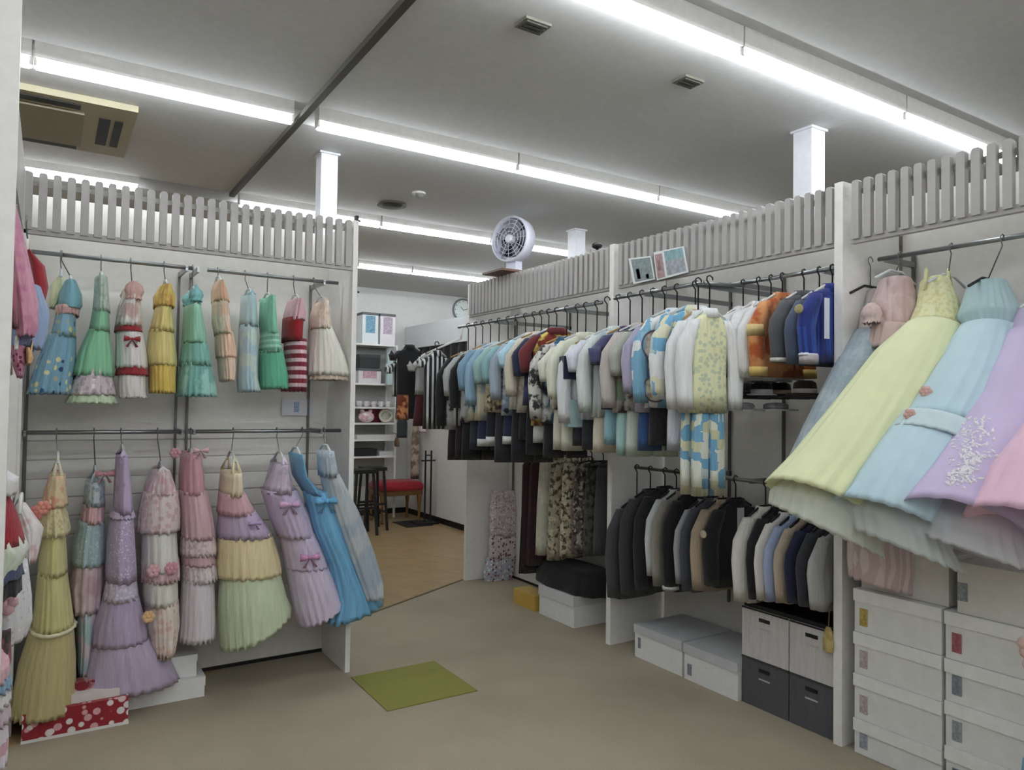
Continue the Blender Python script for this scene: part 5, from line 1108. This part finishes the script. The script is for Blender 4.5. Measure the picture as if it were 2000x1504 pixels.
part(T, 'body', MB().box(p.x-0.02, p.x+0.16, 9.17, 9.3, z, z+0.17), plain('6e1f30', 0.6)); part(T, 'lid', MB().box(p.x-0.025, p.x+0.165, 9.165, 9.305, z+0.13, z+0.175), plain('7d2438', 0.6))
onshelf(700, 772, 4, 0.05, plain('d8d6d4', 0.6), 'long pale tray on the fifth rack shelf', 'tray', 'tray')
onshelf(698, 738, 5, 0.09, plain('1d1d1f', 0.6), 'flat black box on the lowest rack shelf', 'black_box', 'box')
onshelf(744, 772, 5, 0.05, plain('d2d2d2', 0.6), 'stack of white paper on the lowest rack shelf', 'paper_stack', 'paper')
# clock
p = hit(905, 606, 1, Y1-0.02); T = thing('clock', 'round grey-rimmed wall clock half hidden by the slats', 'clock', p)
part(T, 'rim', MB().lathe((p.x, Y1-0.002, p.z), (0, -1, 0), [(0, 0.17), (0.035, 0.17), (0.04, 0.155), (0.02, 0.145)], 36), plain('83868a', 0.4), True)
part(T, 'face', MB().lathe((p.x, Y1-0.002, p.z), (0, -1, 0), [(0.005, 0.15), (0.02, 0.148), (0.0205, 0.01)], 36), plain('dfe6e4', 0.4))
for k in range(12):
    t = k*math.pi/6; part(T, 'hour_mark', MB().box(p.x+0.128*math.cos(t)-0.004, p.x+0.128*math.cos(t)+0.004, Y1-0.026, Y1-0.0225, p.z+0.128*math.sin(t)-0.008, p.z+0.128*math.sin(t)+0.008), DARK)
for (dx, dz) in ((0.09, 0.03), (-0.05, 0.045)):
    part(T, 'hand', MB().tube([(p.x, Y1-0.028, p.z), (p.x+dx, Y1-0.028, p.z+dz)], 0.004, 5), DARK)
# red bench
RED = fab('b01728', '9a1222', 'blotch', 9)
sc_ = hit(772, 960, 1, 8.75); zs_ = 0.47
T = thing('bench', 'red-cushioned bench with carved gold-brown legs in the back room', 'bench', (sc_.x, 8.72, 0))
x0, x1, y0, y1 = sc_.x-0.30, sc_.x+0.28, 8.5, 8.95
part(T, 'cushion', MB().rings([[Vector((sc_.x+sx_*0.29*k, 8.725+sy_*0.225*k, z)) for sx_, sy_ in ((-1, -0.9), (-0.9, -1), (0.9, -1), (1, -0.9), (1, 0.9), (0.9, 1), (-0.9, 1), (-1, 0.9))] for z, k in ((0.40, 0.97), (0.42, 1.0), (0.47, 1.0), (0.505, 0.9), (0.515, 0.6))]), RED, True)
part(T, 'apron', MB().box(x0+0.01, x1-0.01, y0+0.01, y1-0.01, 0.34, 0.40), plain('6e4a22', 0.4))
for x in (x0+0.04, x1-0.04):
    for y in (y0+0.04, y1-0.04):
        part(T, 'leg', MB().lathe((x, y, 0), (0, 0, 1), [(0, 0.016), (0.02, 0.024), (0.05, 0.015), (0.2, 0.02), (0.3, 0.03), (0.345, 0.034)], 12), plain('7d5a2c', 0.4), True)
# black stools
for (px, lab) in [(706, 'black wooden stool partly hidden by the left unit, farther left'), (727, 'black wooden stool beside the red bench')]:
    c = hit(px, 1015, 2, 0.0); c = Vector((c.x, 8.25 if px > 710 else 8.0, 0)); c.x = hit(px, 960, 1, c.y).x
    T = thing('stool', lab, 'stool', c, 'black stools'); s = 0.13; h = 0.74
    part(T, 'seat', MB().box(c.x-s, c.x+s, c.y-s, c.y+s, h-0.04, h), BLACK)
    for dx in (-1, 1):
        for dy in (-1, 1): part(T, 'leg', MB().tube([(c.x+dx*(s-0.03), c.y+dy*(s-0.03), h-0.04), (c.x+dx*(s+0.01), c.y+dy*(s+0.01), 0)], 0.017, 6), BLACK)
    for dx in (-1, 1): part(T, 'stretcher', MB().box(c.x+dx*s-0.008, c.x+dx*s+0.008, c.y-s, c.y+s, 0.2, 0.225), BLACK)
    for dy in (-1, 1): part(T, 'stretcher', MB().box(c.x-s, c.x+s, c.y+dy*s-0.008, c.y+dy*s+0.008, 0.3, 0.325), BLACK)
# black stand
c = hit(834, 1022, 2, 0.0); T = thing('display_stand', 'slim black two-pole stand on the wooden floor before the booth', 'stand', c)
hs = hit(834, 880, 1, c.y).z
for s in (-0.035, 0.045): part(T, 'pole', MB().tube([(c.x+s, c.y, 0.02), (c.x+s, c.y, hs)], 0.012, 8), BLACK)
part(T, 'crossbar', MB().tube([(c.x-0.09, c.y, hs-0.125), (c.x+0.1, c.y, hs-0.125)], 0.011, 6), BLACK)
part(T, 'crossbar', MB().tube([(c.x-0.035, c.y, hs-0.06), (c.x+0.045, c.y, hs-0.06)], 0.009, 6), BLACK)
part(T, 'base', MB().box(c.x-0.17, c.x+0.10, c.y-0.13, c.y+0.13, 0.0, 0.02), BLACK)
c = hit(815, 1022, 2, 0.0); solo('floor_mat', 'flat black mat on the wooden floor in front of the bench', 'mat', MB().box(c.x-0.25, c.x+0.1, c.y-0.25, c.y+0.2, 0.0005, 0.008), BLACK, (c.x, c.y, 0))
# little black clips on the edge of the left unit
G10 = 'black clips on the unit edge'
for (py, h, lab) in [(455, 0.05, 'upper black clip on the left unit edge near the ceiling'), (585, 0.06, 'lower black clip on the left unit edge beside the back wall')]:
    p = hit(702, py, 1, 4.3); T = thing('clip', lab, 'clip', (1.457, 4.3, p.z), G10)
    part(T, 'jaw', MB().box(1.4572, 1.475, 4.0, 4.03, p.z-h/2, p.z+h/2), BLACK); part(T, 'pin', MB().tube([(1.475, 4.015, p.z), (1.49, 4.015, p.z)], 0.006, 6), BLACK)
# cut-off costume bits at the right frame edge
p = hit(1998, 1290, 0, 2.85)
T = thing('rosette_headband', 'peach rosette decoration at the right frame edge before the boxes', 'decoration', p)
for k, (dy, dz) in enumerate([(0, 0.03), (-0.01, -0.01), (0.005, 0.06), (-0.02, 0.04)]):
    part(T, 'petal', MB().ball(p+Vector((0, dy-0.01, dz)), 0.022, 10), fab('dba89a'), True)
part(T, 'stalk', MB().tube([p+Vector((0, -0.01, -0.02)), p+Vector((0.02, -0.05, -0.3)), (p.x+0.03, p.y-0.06, 0.0)], 0.006, 6), plain('cfc6bd', 0.5))
p = hit(1995, 1492, 0, 2.8)
T = thing('blue_bag', 'blue cloth bag at the bottom right frame corner', 'bag', (p.x, p.y-0.06, 0))
zz = p.z+0.03
part(T, 'body', MB().rings([ring_pts(Vector((p.x, p.y-0.08, z)), Vector((0.07, 0, 0)), Vector((0, k, 0)), 20, 5, 0.05) for z, k in ((0.0, 0.06), (zz*0.5, 0.085), (zz, 0.07))]), fab('3f7fa8'), True)
part(T, 'strap', MB().tube([(p.x, p.y-0.13, zz), (p.x, p.y-0.11, zz+0.06), (p.x, p.y-0.05, zz+0.06), (p.x, p.y-0.03, zz)], 0.006, 6), fab('37719a'), True)
